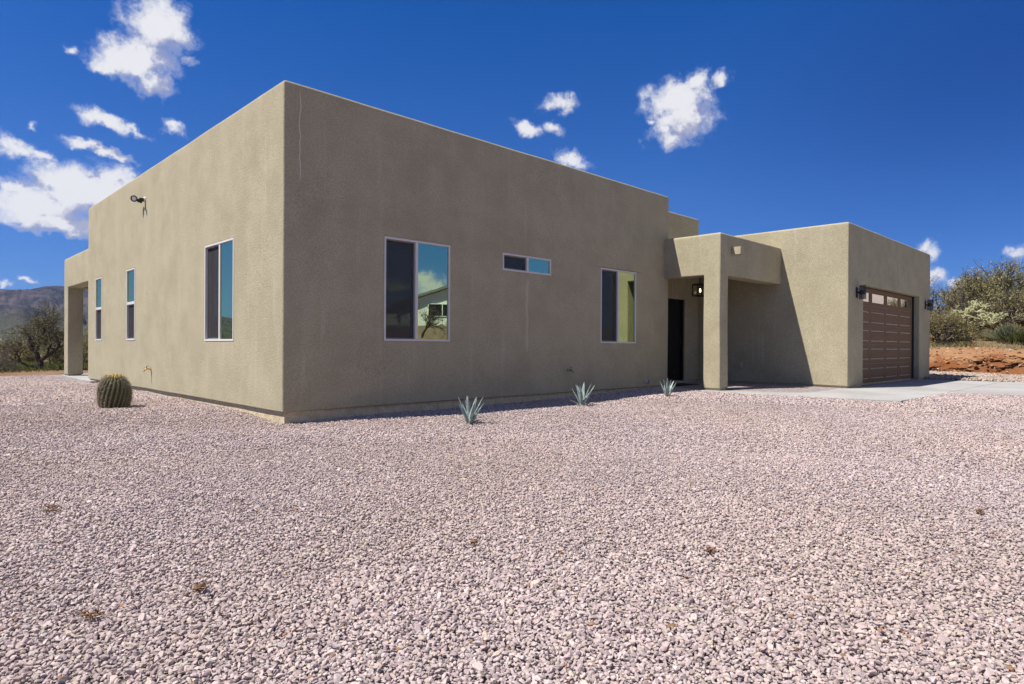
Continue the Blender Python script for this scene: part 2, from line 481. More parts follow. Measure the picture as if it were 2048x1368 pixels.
def grid_mesh(name, xs, ys, zf, mat, kind='structure', smooth=True):
    Xg, Yg = np.meshgrid(xs, ys, indexing='ij')
    Z = zf(Xg, Yg); n, m = Xg.shape
    V = np.c_[Xg.ravel(), Yg.ravel(), Z.ravel()]
    idx = np.arange(n * m).reshape(n, m)
    F = np.c_[idx[:-1, :-1].ravel(), idx[1:, :-1].ravel(), idx[1:, 1:].ravel(), idx[:-1, 1:].ravel()]
    o = link(name, mesh_np(name, V, F, 4, smooth), mat)
    o['kind'] = kind
    return o
def fbm(x, y, z=0., o=4):
    return np.array([noise.fractal(Vector((a, b, z)), .9, 2.1, o) for a, b in zip(np.ravel(x), np.ravel(y))]).reshape(np.shape(x))

# desert floor, out to the foot of the mountains and the horizon
radii = np.r_[np.arange(0, 70, 1.0), 70 * 1.09 ** np.arange(0, 44)]
th = np.linspace(0, 2 * np.pi, 241)[:-1]
R, T = np.meshgrid(radii[1:], th, indexing='ij')
Xr, Yr = 5 + R * np.cos(T), R * np.sin(T)
Zr = ter_z(Xr, Yr)
V = np.r_[[[5, 0, tz(5, 0) - .02]], np.c_[Xr.ravel(), Yr.ravel(), Zr.ravel()]]
n1 = len(th); ids = 1 + np.arange(R.size).reshape(R.shape)
nx = np.roll(ids, -1, axis=1)
F = np.c_[ids[:-1].ravel(), ids[1:].ravel(), nx[1:].ravel(), nx[:-1].ravel()]
F = np.r_[F, np.c_[ids[0, ::2], nx[0, ::2], nx[0, 1::2], np.zeros(n1 // 2, int)]]
link('ground', mesh_np('ground', V, F, 4, True), 'desert')['kind'] = 'structure'

# bed of the gravel yard
def in_yard(x, y):
    edge = (y - 17.3) - (x + 1.2) * .62          # far edge of the gravel, running off behind the patio
    edge2 = (y - 17.3) - (x + 1.2) * .35
    e = np.where(x > -1.2, edge, edge2) + .35 * np.sin(x * 1.1) + .2 * np.sin(x * 2.7 + 1)
    return (e < 0) & (x < 25.1) & (y > -15.5) & (x > -26) & (x + y * .0 < 25.1)
gx = np.arange(-26, 25.3, .3); gy = np.arange(-15.6, 20.2, .3)
Xg, Yg = np.meshgrid(gx, gy, indexing='ij')
Zg = pad_z(Xg, Yg) - .012
idx = np.arange(Xg.size).reshape(Xg.shape)
q = np.stack([idx[:-1, :-1], idx[1:, :-1], idx[1:, 1:], idx[:-1, 1:]], -1).reshape(-1, 4)
cx = Xg.ravel()[q].mean(1); cy = Yg.ravel()[q].mean(1)
ok = in_yard(cx, cy)
link('gravel_bed', mesh_np('gravel_bed', np.c_[Xg.ravel(), Yg.ravel(), Zg.ravel()], q[ok], 4, True), 'bed')['kind'] = 'structure'

# ------------------------------------------------------------------ concrete flatwork
def slab(name, poly, ztop, th_=.12):
    mb = MB(); n = len(poly)
    vs = [(x, y, (ztop(x, y) if callable(ztop) else ztop)) for x, y in poly]
    vb = [(x, y, z - th_) for x, y, z in vs]
    mb.add(vs + vb, [tuple(range(n)), tuple(range(2 * n - 1, n - 1, -1))] + [(i, i + n, (i + 1) % n + n, (i + 1) % n) for i in range(n)])
    o = mb.build(name, 'concrete', None, bevel=.008)
    o['kind'] = 'structure'
    return o
zs = -.045
slab('walkway', [(8.55, .86), (8.62, -1.79), (9.18, -4.77), (12.45, -4.86), (12.45, -2.96), (12.06, -2.90), (12.06, .86)], zs)
slab('driveway', [(12.456, -2.915), (12.456, -4.803), (18.86, -4.803), (18.62, -2.915)], zs)
slab('driveway', [(12.456, -4.815), (12.456, -4.86), (12.79, -6.05), (13.35, -8.9), (14.1, -15.4), (20.2, -15.4), (18.95, -5.37), (18.863, -4.815)], zs)
mb = MB()                                            # sawn joints across the drive
slab('patio_slab', [(-.11, 10.45), (-.02, 14.6), (5.2, 14.6), (5.2, 10.45)], -.035, .2)

# ------------------------------------------------------------------ the house
house = tag(empty('adobe_house'), 'single-storey flat-roofed tan stucco house with brown garage door and covered entry', 'house')
L1, L2, H = 9.22, 11.28, 4.36
XG, YG, HG, XG2 = 12.09, -2.935, 3.79, 19.27
XP, YP, HP = 9.044, -1.381, 3.35
wins = [  # wall, u0, u1, z0, z1, split, kind
    ('W', 1.657, 2.868, .935, 2.479, 2.25, 'slide'), ('W', 6.955, 7.60, .962, 2.475, 1.750, 'hung'), ('W', 9.815, 10.45, .962, 2.493, 1.745, 'hung'),
    ('S', 1.543, 2.782, .950, 2.497, 2.125, 'slide'), ('S', 3.944, 5.190, 2.203, 2.507, 4.562, 'slide'), ('S', 6.695, 7.930, .956, 2.496, 7.288, 'slide')]
subs = []
for w, a, b, z0, z1, sp, k in wins:
    if w == 'W': subs.append(((-.01, a, z0), (.14, b, z1), .22))
    else: subs.append(((a, -.01, z0), (b, .14, z1), .22))
subs += [((10.36, .84, 0), (11.42, .99, 2.13), .6), ((.32, .32, 3.95), (8.9, 11.0, 4.5)), ((9.5, 1.2, 3.95), (11.8, 7.7, 4.5))]
shell('main_wall', [((0, 0, 0), (L1, L2, H)), ((8.9, .86, 0), (12.10, 8, H))], subs, 'stucco', house, amp=.007)
shell('entry_porch', [((XP, YP, 2.445), (XP + .36, .02, HP)), ((XP + .18, YP, 2.445), (12.12, .88, HP)), ((XP, YP, 0), (XP + .36, YP + .396, 2.445))],
      [((XP + .36, YP + .396, 2.0), (12.2, .95, 2.76)), ((XP + .3, YP + .3, 3.12), (12.2, .95, 3.5))], 'stucco', house, amp=.009, seed=3)
shell('garage_wall', [((XG, YG, 0), (XG2, 7, HG))],
      [((13.13, YG - .1, -.1), (18.1, YG + .185, 2.41), .5), ((XG + .3, YG + .3, 3.4), (XG2 - .3, 6.7, 4))], 'stucco', house, amp=.008, seed=6)
shell('rear_patio', [((.012, L2 - .03, 2.49), (.39, 14.42, 3.347)), ((.012, 13.92, 0), (.39, 14.42, 2.49)), ((.39, L2 - .03, 2.8), (8.5, 14.42, 3.2)),
      ((.39, 14.05, 2.49), (8.5, 14.42, 3.347)), ((8.1, 14.05, 0), (8.5, 14.42, 2.49))], [], 'stucco', house, amp=.007, seed=9)
mb = MB()
i_ = .045
mb.box((i_, i_, -.5), (L1 - i_, L2 - i_, .004)); mb.box((L1 - .2, .86 + i_, -.5), (12.05, 7.9, .003))
mb.box((XP + .03, YP + .03, -.4), (XP + .33, -1.015, .005)); mb.box((.04, 13.95, -.4), (.355, 14.39, .005)); mb.box((8.13, 14.08, -.4), (8.47, 14.39, .005))
mb.box((XG + .03, YG + .03, -.4), (13.13 - .02, 6.9, .003)); mb.box((18.12, YG + .03, -.4), (XG2 - .03, 6.9, .004)); mb.box((13.1, YG + .2, -.4), (18.13, 6.8, .002))
mb.build('foundation', 'stem', house)

def win(spec):
    w, a, b, z0, z1, sp, kind = spec
    if w == 'S': fn = lambda u, d, z: (u, d, z)
    else: fn = lambda u, d, z: (d, -u, z)
    if w == 'W': a, b, sp = -b, -a, (-sp if kind == 'slide' else sp)
    fw = .031
    f = MB(); g = MB(); s1 = MB(); s2 = MB(); sc = MB(); p2 = MB()
    d0, d1 = -.007, .09
    f.box((a, d0, z0), (a + fw, d1, z1), fn); f.box((b - fw, d0, z0), (b, d1, z1), fn)
    f.box((a + fw, d0, z0), (b - fw, d1, z0 + fw), fn); f.box((a + fw, d0, z1 - fw), (b - fw, d1, z1), fn)
    A, B, C, D = a + fw, b - fw, z0 + fw, z1 - fw
    if kind == 'slide':
        f.box((sp - .02, .0, C), (sp + .03, d1, D), fn)
        m0, m1 = sp + .03, sp - .02
        g.box((m0, .016, C), (B, .028, D), fn)                         # fixed light
        cells = (A, m1, C, D)
    else:
        f.box((A, .0, sp - .028), (B, d1, sp + .03), fn)
        g.box((A, .016, sp + .03), (B, .028, D), fn)
        cells = (A, B, C, sp - .028)
    q0, q1, r0, r1 = cells
    e = .030
    for mbx, dd0, dd1, ee in ((s1, .052, .088, e), (s2, .026, .042, .018)):
        mbx.box((q0, dd0, r0), (q0 + ee, dd1, r1), fn); mbx.box((q1 - ee, dd0, r0), (q1, dd1, r1), fn)
        mbx.box((q0 + ee, dd0, r0), (q1 - ee, dd1, r0 + ee), fn); mbx.box((q0 + ee, dd0, r1 - ee), (q1 - ee, dd1, r1), fn)
    p2.box((q0 + e, .066, r0 + e), (q1 - e, .076, r1 - e), fn)
    sc.box((q0 + .018, .033, r0 + .018), (q1 - .018, .0345, r1 - .018), fn)
    o = f.build('window', 'vinyl', house, bevel=.004)
    g.build('pane', 'glass', o); p2.build('pane', 'glass', o); s1.build('sash', 'vinyl', o); s2.build('screen_frame', 'sash', o); sc.build('insect_screen', 'screen', o)
    k = MB(); k.box((a, .09, z0), (b, .139, z1), fn); k.build('window_back', 'door_black', o)  # black sheet standing in for the dark of the room inside
for w in wins: win(w)

# front door
d = MB(); d.box((10.40, .955, .02), (11.335, .985, 2.105))
door = d.build('front_door', 'door_black', house)
r = MB()
for xa, xb in ((10.50, 10.60), (11.02, 11.24)): r.box((xa, .944, .2), (xb, .955, 1.95))
r.box((10.64, .946, .2), (10.98, .955, .9)); r.box((10.64, .946, 1.0), (10.98, .955, 1.95)); r.build('door_panel', 'door_black', door, bevel=.006)
h = MB(); h.box((11.265, .935, .82), (11.31, .955, 1.12)); h.tube([(11.287, .935, .98), (11.287, .89, .98), (11.18, .885, .98)], .012, 8); h.build('door_handle', 'black', door, bevel=.003)
j = MB(); j.box((11.338, .90, 0), (11.40, .99, 2.11)); j.box((10.36, .90, 2.108), (11.40, .99, 2.128)); j.box((10.361, .90, 0), (10.398, .99, 2.105))
j.build('door_frame', 'door_black', house)
th_ = MB(); th_.box((10.37, .80, -.05), (11.41, .99, .0)); th_.build('door_threshold', 'grey', house, bevel=.006)

# garage door: five sections, four long raised panels each, a row of lights at the top
yd = YG + .172
gd = MB()
xs0, xs1 = 13.135, 17.985
gd.box((xs0, yd + .026, 0.005), (xs1, yd + .05, 2.405))
cols = [(13.20, 14.155), (14.30, 15.390), (15.545, 16.630), (16.785, 17.870)]
secs = [.005, .488, .976, 1.464, 1.952, 2.405]
rows = [(.095, .385), (.585, .882), (1.045, 1.345), (1.515, 1.815)]
panes = []
def ring(mb_, o, i, yo, yi):
    (a, b, c, d_), (e, f, g, h_) = o, i
    vs = [(a, yo, c), (b, yo, c), (b, yo, d_), (a, yo, d_), (e, yi, g), (f, yi, g), (f, yi, h_), (e, yi, h_)]
    mb_.add(vs, [(0, 1, 5, 4), (1, 2, 6, 5), (2, 3, 7, 6), (3, 0, 4, 7)])
def quad(mb_, a, b, c, d_, y):
    mb_.add([(a, y, c), (b, y, c), (b, y, d_), (a, y, d_)], [(0, 1, 2, 3)])
def grow_(r, k): return (r[0] + k, r[1] - k, r[2] + k, r[3] - k)
for si in range(5):
    z0, z1 = secs[si] + .005, secs[si + 1] - .003
    rz = (2.02, 2.305) if si == 4 else rows[si]
    edges = [xs0] + [v for c in cols for v in c] + [xs1]
    for k in range(len(edges) - 1):
        a, b = edges[k], edges[k + 1]
        if k % 2 == 0: quad(gd, a, b, z0, z1, yd); continue
        quad(gd, a, b, z0, rz[0], yd); quad(gd, a, b, rz[1], z1, yd)
        r0 = (a, b, rz[0], rz[1])
        if si == 4:
            r1 = grow_(r0, .02); ring(gd, r0, r1, yd, yd - .012); r2 = grow_(r1, .012); ring(gd, r1, r2, yd - .012, yd + .004); panes.append(r2)
        else:
            r1 = grow_(r0, .010); ring(gd, r0, r1, yd, yd + .014); r2 = grow_(r1, .022); ring(gd, r1, r2, yd + .014, yd + .014)
            r3 = grow_(r2, .026); ring(gd, r2, r3, yd + .014, yd + .0015); quad(gd, *r3, yd + .0015)
    quad(gd, xs0, xs1, z0 - .005, z0, yd + .015)
gdo = gd.build('garage_door', 'garage_door', house)
for a, b, c, d_ in panes:
    p = MB(); p.box((a - .004, yd + .003, c - .004), (b + .004, yd + .009, d_ + .004)); p.build('door_pane', 'garage_glass', gdo)
s = MB(); s.box((17.988, yd - .03, 0), (18.098, yd + .05, 2.408)); s.box((13.132, yd - .02, 2.392), (17.988, yd - .002, 2.408)); s.build('weather_strip', 'rubber', house)
# roof drain spout through the porch parapet
s = MB()
s.box((9.519, -1.595, 2.905), (9.66, YP + .02, 3.072)); s.build('roof_spout', 'stucco', house, bevel=.008)

# ------------------------------------------------------------------ fixtures on the house
def sconce(x, label):
    o = tag(empty('wall_sconce', (x, YG - .001, 2.19)), label, 'wall light', 'black cage sconces beside the garage door')
    b = MB(); b.box((-.055, -.022, -.12), (.055, .004, .12)); b.tube([(0, -.02, 0), (0, -.10, 0)], .022, 10); b.build('back_plate', 'black', o, bevel=.004)
    c = MB(); c.lathe([(.001, -.055), (.072, -.055), (.072, .055), (.001, .055)], 20, (0, -.125, 0)); c.build('lamp_body', 'black', o)
    for sg in (-1, 1):
        g = MB()
        for k in range(4):
            z = sg * (.075 + .026 * k)
            g.lathe([(.066, z - .005), (.073, z - .005), (.073, z + .005), (.066, z + .005), (.066, z - .005)], 20, (0, -.125, 0))
        for k in range(10):
            t = 2 * math.pi * k / 10
            x_, y_ = .069 * math.cos(t), -.125 + .069 * math.sin(t)
            g.tube([(x_, y_, sg * .05), (x_, y_, sg * .16)], .004, 5)
        g.build('cage', 'black', o)
        q = MB(); q.lathe([(.001, sg * .056), (.05, sg * .056), (.05, sg * .15), (.001, sg * .15)], 16, (0, -.125, 0)); q.build('lamp_glass', 'lampglass', o)
    return o
sconce(12.66, 'black cage wall sconce on the stucco left of the brown garage door')
sconce(18.72, 'black cage wall sconce at the far right corner, right of the brown garage door')

lan = tag(empty('pendant_lantern', (10.46, -.10, 2.13)), 'lit black box lantern hanging under the entry porch roof behind the pillar', 'lantern')
f = MB(); w_ = .125; hh = .27; t_ = .012
for sx_ in (-1, 1):
    for sy_ in (-1, 1): f.box((sx_ * w_ - t_, sy_ * w_ - t_, 0), (sx_ * w_ + t_, sy_ * w_ + t_, hh))
for z in (0, hh):
    for s_ in (-1, 1):
        f.box((-w_ + t_, s_ * w_ - t_, z - t_), (w_ - t_, s_ * w_ + t_, z + t_)); f.box((s_ * w_ - t_, -w_ + t_, z - t_), (s_ * w_ + t_, w_ - t_, z + t_))
f.box((-w_, -w_, hh + .012), (w_, w_, hh + .022)); f.build('lantern_frame', 'black', lan)
f = MB(); f.tube([(0, 0, hh + .02), (0, 0, .62)], .011, 8); f.lathe([(.055, .60), (.055, .632), (.01, .632)], 16); f.build('hanging_rod', 'black', lan)
f = MB()
for s_ in (-1, 1):
    f.box((-w_ + t_, s_ * w_ - .002, t_), (w_ - t_, s_ * w_ + .002, hh - t_)); f.box((s_ * w_ - .002, -w_ + t_, t_), (s_ * w_ + .002, w_ - t_, hh - t_))
f.build('lantern_glass', 'lampglass', lan)
f = MB(); f.lathe([(.003, .085), (.014, .095), (.021, .115), (.021, .13), (.013, .155), (.011, .18)], 14, (-.02, -.02, 0)); f.build('bulb', 'bulb', lan, smooth=True)
f = MB(); f.tube([(-.02, -.02, .18), (-.02, -.02, .26)], .017, 10); f.build('bulb_holder', 'black', lan)

fl = tag(empty('flood_light', (-.002, 6.25, 3.78)), 'black twin security flood light high on the sunlit side wall', 'flood light')
f = MB(); f.lathe([(.001, -.026), (.048, -.023), (.052, .0)], 18, axis='x'); f.build('wall_plate', 'white', fl)
f = MB(); f.box((-.10, -.035, -.05), (-.025, .035, .015)); f.tube([(-.07, .02, -.01), (-.10, .07, .0), (-.12, .115, .01)], .013, 8); f.tube([(-.06, -.02, -.02), (-.115, -.04, -.04)], .012, 8); f.build('light_body', 'black', fl, bevel=.008)
hd = MB(); axis = Vector((-.55, -.78, -.32)).normalized()
ctr = Vector((-.15, .17, .02))
rq = axis.to_track_quat('Z', 'Y').to_matrix()
def loc_(m_, c_, prof, n=24):
    vs = []; fs = []
    for r_, z_ in prof:
        for k in range(n):
            t = 2 * math.pi * k / n; vs.append(c_ + m_ @ Vector((r_ * math.cos(t), r_ * math.sin(t), z_)))
    for i in range(len(prof) - 1):
        for k in range(n): fs.append((i * n + k, i * n + (k + 1) % n, (i + 1) * n + (k + 1) % n, (i + 1) * n + k))
    fs.append(tuple(range(n))); fs.append(tuple((len(prof) - 1) * n + k for k in range(n)))
    return vs, fs
hd.add(*loc_(rq, ctr, [(.02, -.055), (.042, -.047), (.060, -.012), (.065, .016), (.058, .02), (.047, .02), (.044, .008)]))
lh = hd.build('lamp_head', 'black', fl, smooth=False)
ln = MB(); ln.add(*loc_(rq, ctr, [(.044, .004), (.043, .010), (.02, .014), (.003, .015)])); ln.build('lens', 'white', fl)
hd = MB(); a2 = Vector((-.25, -.9, -.35)).normalized(); hd.add(*loc_(a2.to_track_quat('Z', 'Y').to_matrix(), Vector((-.125, -.055, -.05)), [(.014, -.02), (.03, -.014), (.034, .03), (.029, .032), (.027, .02)], 16)); hd.build('lamp_head', 'black', fl)
hd = MB(); hd.box((-.095, -.015, -.085), (-.05, .02, -.048)); hd.build('motion_sensor', 'black', fl, bevel=.01)

def hose_bib(x, y, z, rz, mat, label):
    o = tag(empty('hose_bib', (x, y, z), rz), label, 'hose bib', 'hose bibs low on the stucco walls')
    b = MB(); b.lathe([(.032, 0), (.032, -.008), (.012, -.012)], 14, axis='y'); b.tube([(0, 0, 0), (0, -.075, .0), (0, -.10, -.012), (0, -.125, -.05)], [.014, .016, .016, .014], 10); b.build('spout', mat, o, smooth=False)
    b = MB(); b.tube([(0, -.07, .01), (0, -.075, .05)], .008, 8); b.lathe([(.03, .05), (.034, .055), (.03, .062), (.005, .063)], 12, (0, -.075, 0)); b.build('valve_handle', 'galv', o)
hose_bib(0, 5.82, .40, rad(-90), 'brass', 'small brass hose bib on the sunlit side wall near the barrel cactus')
hose_bib(5.708, 0, .43, 0, 'galv', 'small dark hose bib on the shaded front wall above the middle agave')

o = tag(empty('outlet_cover', (XG - .001, -.36, .43), rad(-90)), 'small weatherproof outlet cover low on the entry porch side of the garage wall', 'outlet cover')
b = MB(); b.box((-.045, -.04, -.06), (.045, .003, .065)); b.build('cover_box', 'grey', o, bevel=.008)
b = MB(); b.box((-.038, -.055, -.05), (.038, -.041, .03)); b.build('flap', 'grey', o, bevel=.006)
o = tag(empty('pipe_stub', (8.36, -.001, .115)), 'small capped drain pipe stub low on the front wall left of the door', 'pipe stub')
b = MB(); b.box((-.11, -.018, -.03), (.02, .004, .03)); b.build('stub_plate', 'grey', o, bevel=.012)
b = MB(); b.lathe([(.03, .0), (.03, -.05), (.012, -.055)], 14, (.055, 0, 0), 'y'); b.build('stub_cap', 'grey', o)

m_ = MB()
for k in range(1): m_.box((9.62, .0, zs + .004), (10.62, .62, zs + .02))
tag(m_.build('door_mat', 'rubber', None, bevel=.006), 'black rubber doormat on the concrete before the front door', 'doormat')

# ------------------------------------------------------------------ gravel
rng = np.random.default_rng(7)
CAM = np.array([-3.7126, -8.0895, .8822]); YAW = .77326
def ico(level):
    bm = bmesh.new(); bmesh.ops.create_icosphere(bm, subdivisions=level, radius=1)
    bm.verts.index_update()
    v = np.array([x.co[:] for x in bm.verts]); f = np.array([[a.index for a in x.verts] for x in bm.faces]); bm.free()
    return v, f
def stone_shapes(level, n, seed):
    rg = np.random.default_rng(seed); v0, f = ico(level); out = []
    for _ in range(n):
        v = v0 * rg.uniform(.82, 1.18, (len(v0), 1)) if level == 1 else v0 * rg.uniform(.95, 1.05, (len(v0), 1))
        for k in range(9):
            d = rg.normal(size=3); d /= np.linalg.norm(d); h = rg.uniform(.42, .80)
            ex = np.maximum(0, v @ d - h); v = v - ex[:, None] * d
        v = v * np.array([rg.uniform(.95, 1.35), rg.uniform(.75, 1.0), rg.uniform(.55, .85)])
        out.append(v)
    return out, f
TONES = np.array([(.50, .415, .40), (.455, .375, .365), (.54, .455, .43), (.40, .325, .325), (.53, .46, .44), (.33, .265, .275), (.47, .41, .40), (.52, .44, .37), (.45, .36, .35), (.57, .52, .505), (.29, .25, .27), (.29, .175, .10)])
TP = np.array([.20, .17, .15, .10, .065, .045, .10, .09, .055, .012, .007, .007])
def scatter(px, py, size, shapes, f, tones=TONES, tp=TP, rnd=.011, sink=.25, dark=0):
    n = len(px); vi = rng.integers(0, len(shapes), n)
    ci = rng.choice(len(tones), n, p=tp / tp.sum())
    col = tones[ci] * rng.uniform(.86, 1.14, (n, 1)) * rng.normal(1, .015, (n, 3))
    w1 = np.sin(px * .9 + 1.7 * np.sin(py * .55 + .4)) * np.sin(py * 1.1 + 1.3 * np.sin(px * .7)); w2 = np.sin(px * 2.7 + 2 * np.sin(py * 1.9)) * np.sin(py * 3.1 + 1.1)
    big = .97 + .05 * w1 + .04 * w2
    warm = np.clip(.5 + .5 * np.sin(px * 1.3 + 2.1 * np.sin(py * .8 + 1)) * np.sin(py * .9 + 2), 0, 1)[:, None]
    col = col * (1 + warm * np.array([.015, -.005, -.06]))
    col = np.clip(col * big[:, None] * np.array([.94, .91, .92]), 0, .8)
    yaw = rng.uniform(0, 2 * np.pi, n); ti = rng.normal(0, .33, n); tj = rng.normal(0, .33, n)
    z = pad_z(px, py) + rng.uniform(0, 1, n) ** 1.5 * rnd + size * .25 - sink * .01
    VV = []; FF = []; CC = []; off = 0
    for k, s in enumerate(shapes):
        m = np.where(vi == k)[0]
        if len(m) == 0: continue
        cy_, sy_ = np.cos(yaw[m]), np.sin(yaw[m]); cx_, sx_ = np.cos(ti[m]), np.sin(ti[m]); cz_, sz_ = np.cos(tj[m]), np.sin(tj[m])
        A = np.zeros((len(m), 3, 3)); A[:, 0, 0] = cy_; A[:, 0, 1] = -sy_; A[:, 1, 0] = sy_; A[:, 1, 1] = cy_; A[:, 2, 2] = 1
        B = np.zeros_like(A); B[:, 0, 0] = 1; B[:, 1, 1] = cx_; B[:, 1, 2] = -sx_; B[:, 2, 1] = sx_; B[:, 2, 2] = cx_
        C = np.zeros_like(A); C[:, 1, 1] = 1; C[:, 0, 0] = cz_; C[:, 0, 2] = sz_; C[:, 2, 0] = -sz_; C[:, 2, 2] = cz_
        Rm = A @ B @ C
        v = np.einsum('nij,vj->nvi', Rm, s) * (size[m] / 2)[:, None, None]
        v[:, :, 0] += px[m, None]; v[:, :, 1] += py[m, None]; v[:, :, 2] += z[m, None]
        nv = len(s)
        VV.append(v.reshape(-1, 3))
        FF.append((f[None] + (off + np.arange(len(m)) * nv)[:, None, None]).reshape(-1, 3)); off += len(m) * nv
        CC.append(np.repeat(col[m], nv, 0))
    return np.concatenate(VV), np.concatenate(FF), np.concatenate(CC)
def poly_in(px, py, poly):
    ins = np.zeros(len(px), bool); n = len(poly)
    for i in range(n):
        (x1, y1), (x2, y2) = poly[i], poly[(i + 1) % n]
        c = ((y1 > py) != (y2 > py)) & (px < (x2 - x1) * (py - y1) / (y2 - y1 + 1e-12) + x1)
        ins ^= c
    return ins
def keep(px, py):
    k = in_yard(px, py)
    k &= ~((px > .03) & (px < L1) & (py > .03))
    k &= ~((px > .5) & (py > .6) & (px < 20) & (py < 30) & (px < 19.3) & ~((px < .5)))
    k &= ~poly_in(px, py, [(8.56, .86), (8.64, -1.78), (9.20, -4.75), (12.46, -4.85), (12.81, -6.05), (13.37, -8.9), (14.12, -15.4), (20.2, -15.4), (18.93, -5.37), (18.60, -2.9), (18.6, 8), (8.56, 8)])
    k &= ~((px > 18) & (px < 19.25) & (py > YG + .02))
    k &= ~((px > -.11) & (px < 5) & (py > 10.45) & (py < 14.6))
    return k
def sector(d0, d1, sp, half=.98, inner=-1.):
    n = int(2 * d1 / sp)
    a = (np.arange(n) - n / 2) * sp
    gx_, gy_ = np.meshgrid(a, a); gx_ = gx_.ravel(); gy_ = gy_.ravel()
    gx_ = gx_ + rng.uniform(-.5, .5, len(gx_)) * sp; gy_ = gy_ + rng.uniform(-.5, .5, len(gy_)) * sp
    r_ = np.hypot(gx_, gy_); az = (np.arctan2(gx_, gy_) - YAW + np.pi) % (2 * np.pi) - np.pi
    m = (r_ >= d0) & (r_ < d1) & (np.abs(az) < half) & (np.abs(az) >= inner)
    px, py = CAM[0] + gx_[m], CAM[1] + gy_[m]
    kk = keep(px, py)
    return px[kk], py[kk]
def sizes(n, lo, mode, hi):
    return rng.triangular(lo, mode, hi, n)
S2, F2 = stone_shapes(2, 10, 1); S1, F1 = stone_shapes(1, 14, 2)
layers = []
def put(d0, d1, sp, half, lo, mo, hi, sh, fc, rnd, cond=None, inner=-1.):
    px, py = sector(d0, d1, sp, half, inner)
    if cond: m = cond(px, py); px, py = px[m], py[m]
    layers.append(scatter(px, py, sizes(len(px), lo, mo, hi), sh, fc, rnd=rnd))
put(1.3, 3.0, .0136, .88, .008, .016, .029, S2, F2, .009)
put(1.3, 6.6, .12, .90, .026, .031, .042, S2, F2, .009)            # the odd larger stone lying on top
put(3.0, 6.6, .0155, .86, .010, .019, .031, S1, F1, .013)
put(6.6, 12.0, .0215, .82, .014, .025, .039, S1, F1, .017)
put(0, 1.3, .022, 4, .015, .024, .034, S1, F1, .011)               # beside and behind the camera
put(1.3, 8.0, .026, 1.9, .018, .030, .040, S1, F1, .012, None, .86)
put(8.0, 13.0, .036, 1.35, .026, .038, .052, S1, F1, .013, None, .82)
put(12.0, 27, .038, .80, .028, .044, .058, S1, F1, .014, lambda x, y: x < 17.5)
off = 0; VV, FF, CC = [], [], []
for v, f_, c in layers: VV.append(v); FF.append(f_ + off); CC.append(c); off += len(v)
g = link('gravel', mesh_np('gravel', np.concatenate(VV), np.concatenate(FF), 3, False, np.concatenate(CC)), 'gravel')
tag(g, 'pinkish grey crushed stone covering the whole front yard', 'gravel', kind='stuff')
# coarser buff rock in the strip between the drive and the dirt bank
px, py = sector(18, 31, .075, .85); m = px > 17.5
tan = np.array([(.43, .36, .29), (.36, .29, .23), (.49, .42, .35), (.29, .23, .20), (.42, .33, .28)])
v, f_, c = scatter(px[m], py[m], sizes(m.sum(), .06, .09, .14), S1, F1, tan, np.array([.3, .25, .2, .1, .15]), .03)
tag(link('buff_rock', mesh_np('buff_rock', v, f_, 3, False, c), 'gravel'), 'coarse buff rock in the strip between driveway and red bank', 'rock cover', kind='stuff')

M['clod'] = simple('dry_litter', (.25, .14, .075), .95, var=.35, scale=120)
# dry litter among the stones
rg = random.Random(5)
def litter(x, y, r, label):
    mb = MB()
    for k in range(18):
        a = rg.uniform(0, 6.28); q = .36 * r * math.sqrt(rg.random()); p = Vector((q * math.cos(a), q * math.sin(a), rg.uniform(.005, .03)))
        d_ = Vector((rg.uniform(-1, 1), rg.uniform(-1, 1), rg.uniform(-.2, .4))).normalized() * rg.uniform(.015, .04)
        mb.tube([p, p + d_], [.004, .002], 4)
    o = mb.build('dry_clod', M['clod'], None); o.location = (x, y, float(pad_z(np.array([x]), np.array([y]))[0]) + .012)
    tag(o, label, 'plant litter', 'dry brown litter on the gravel')

for x, y, r, lb in [(-3.0, -3.44, .10, 'wide brown dry clod on the gravel at far left below the cactus'), (-2.8, -5.34, .05, 'small brown clod on the gravel left of the middle'),
                    (-3.17, -5.33, .06, 'brown dry clod in the near left corner of the gravel'), (-1.58, -5.63, .05, 'ragged brown clod on the near gravel in the middle'),
                    (-.84, -6.53, .04, 'tiny brown clod on the near gravel right of the middle'), (1.1, -7.28, .05, 'brown clod on the gravel at the near right')]: litter(x, y, r, lb)

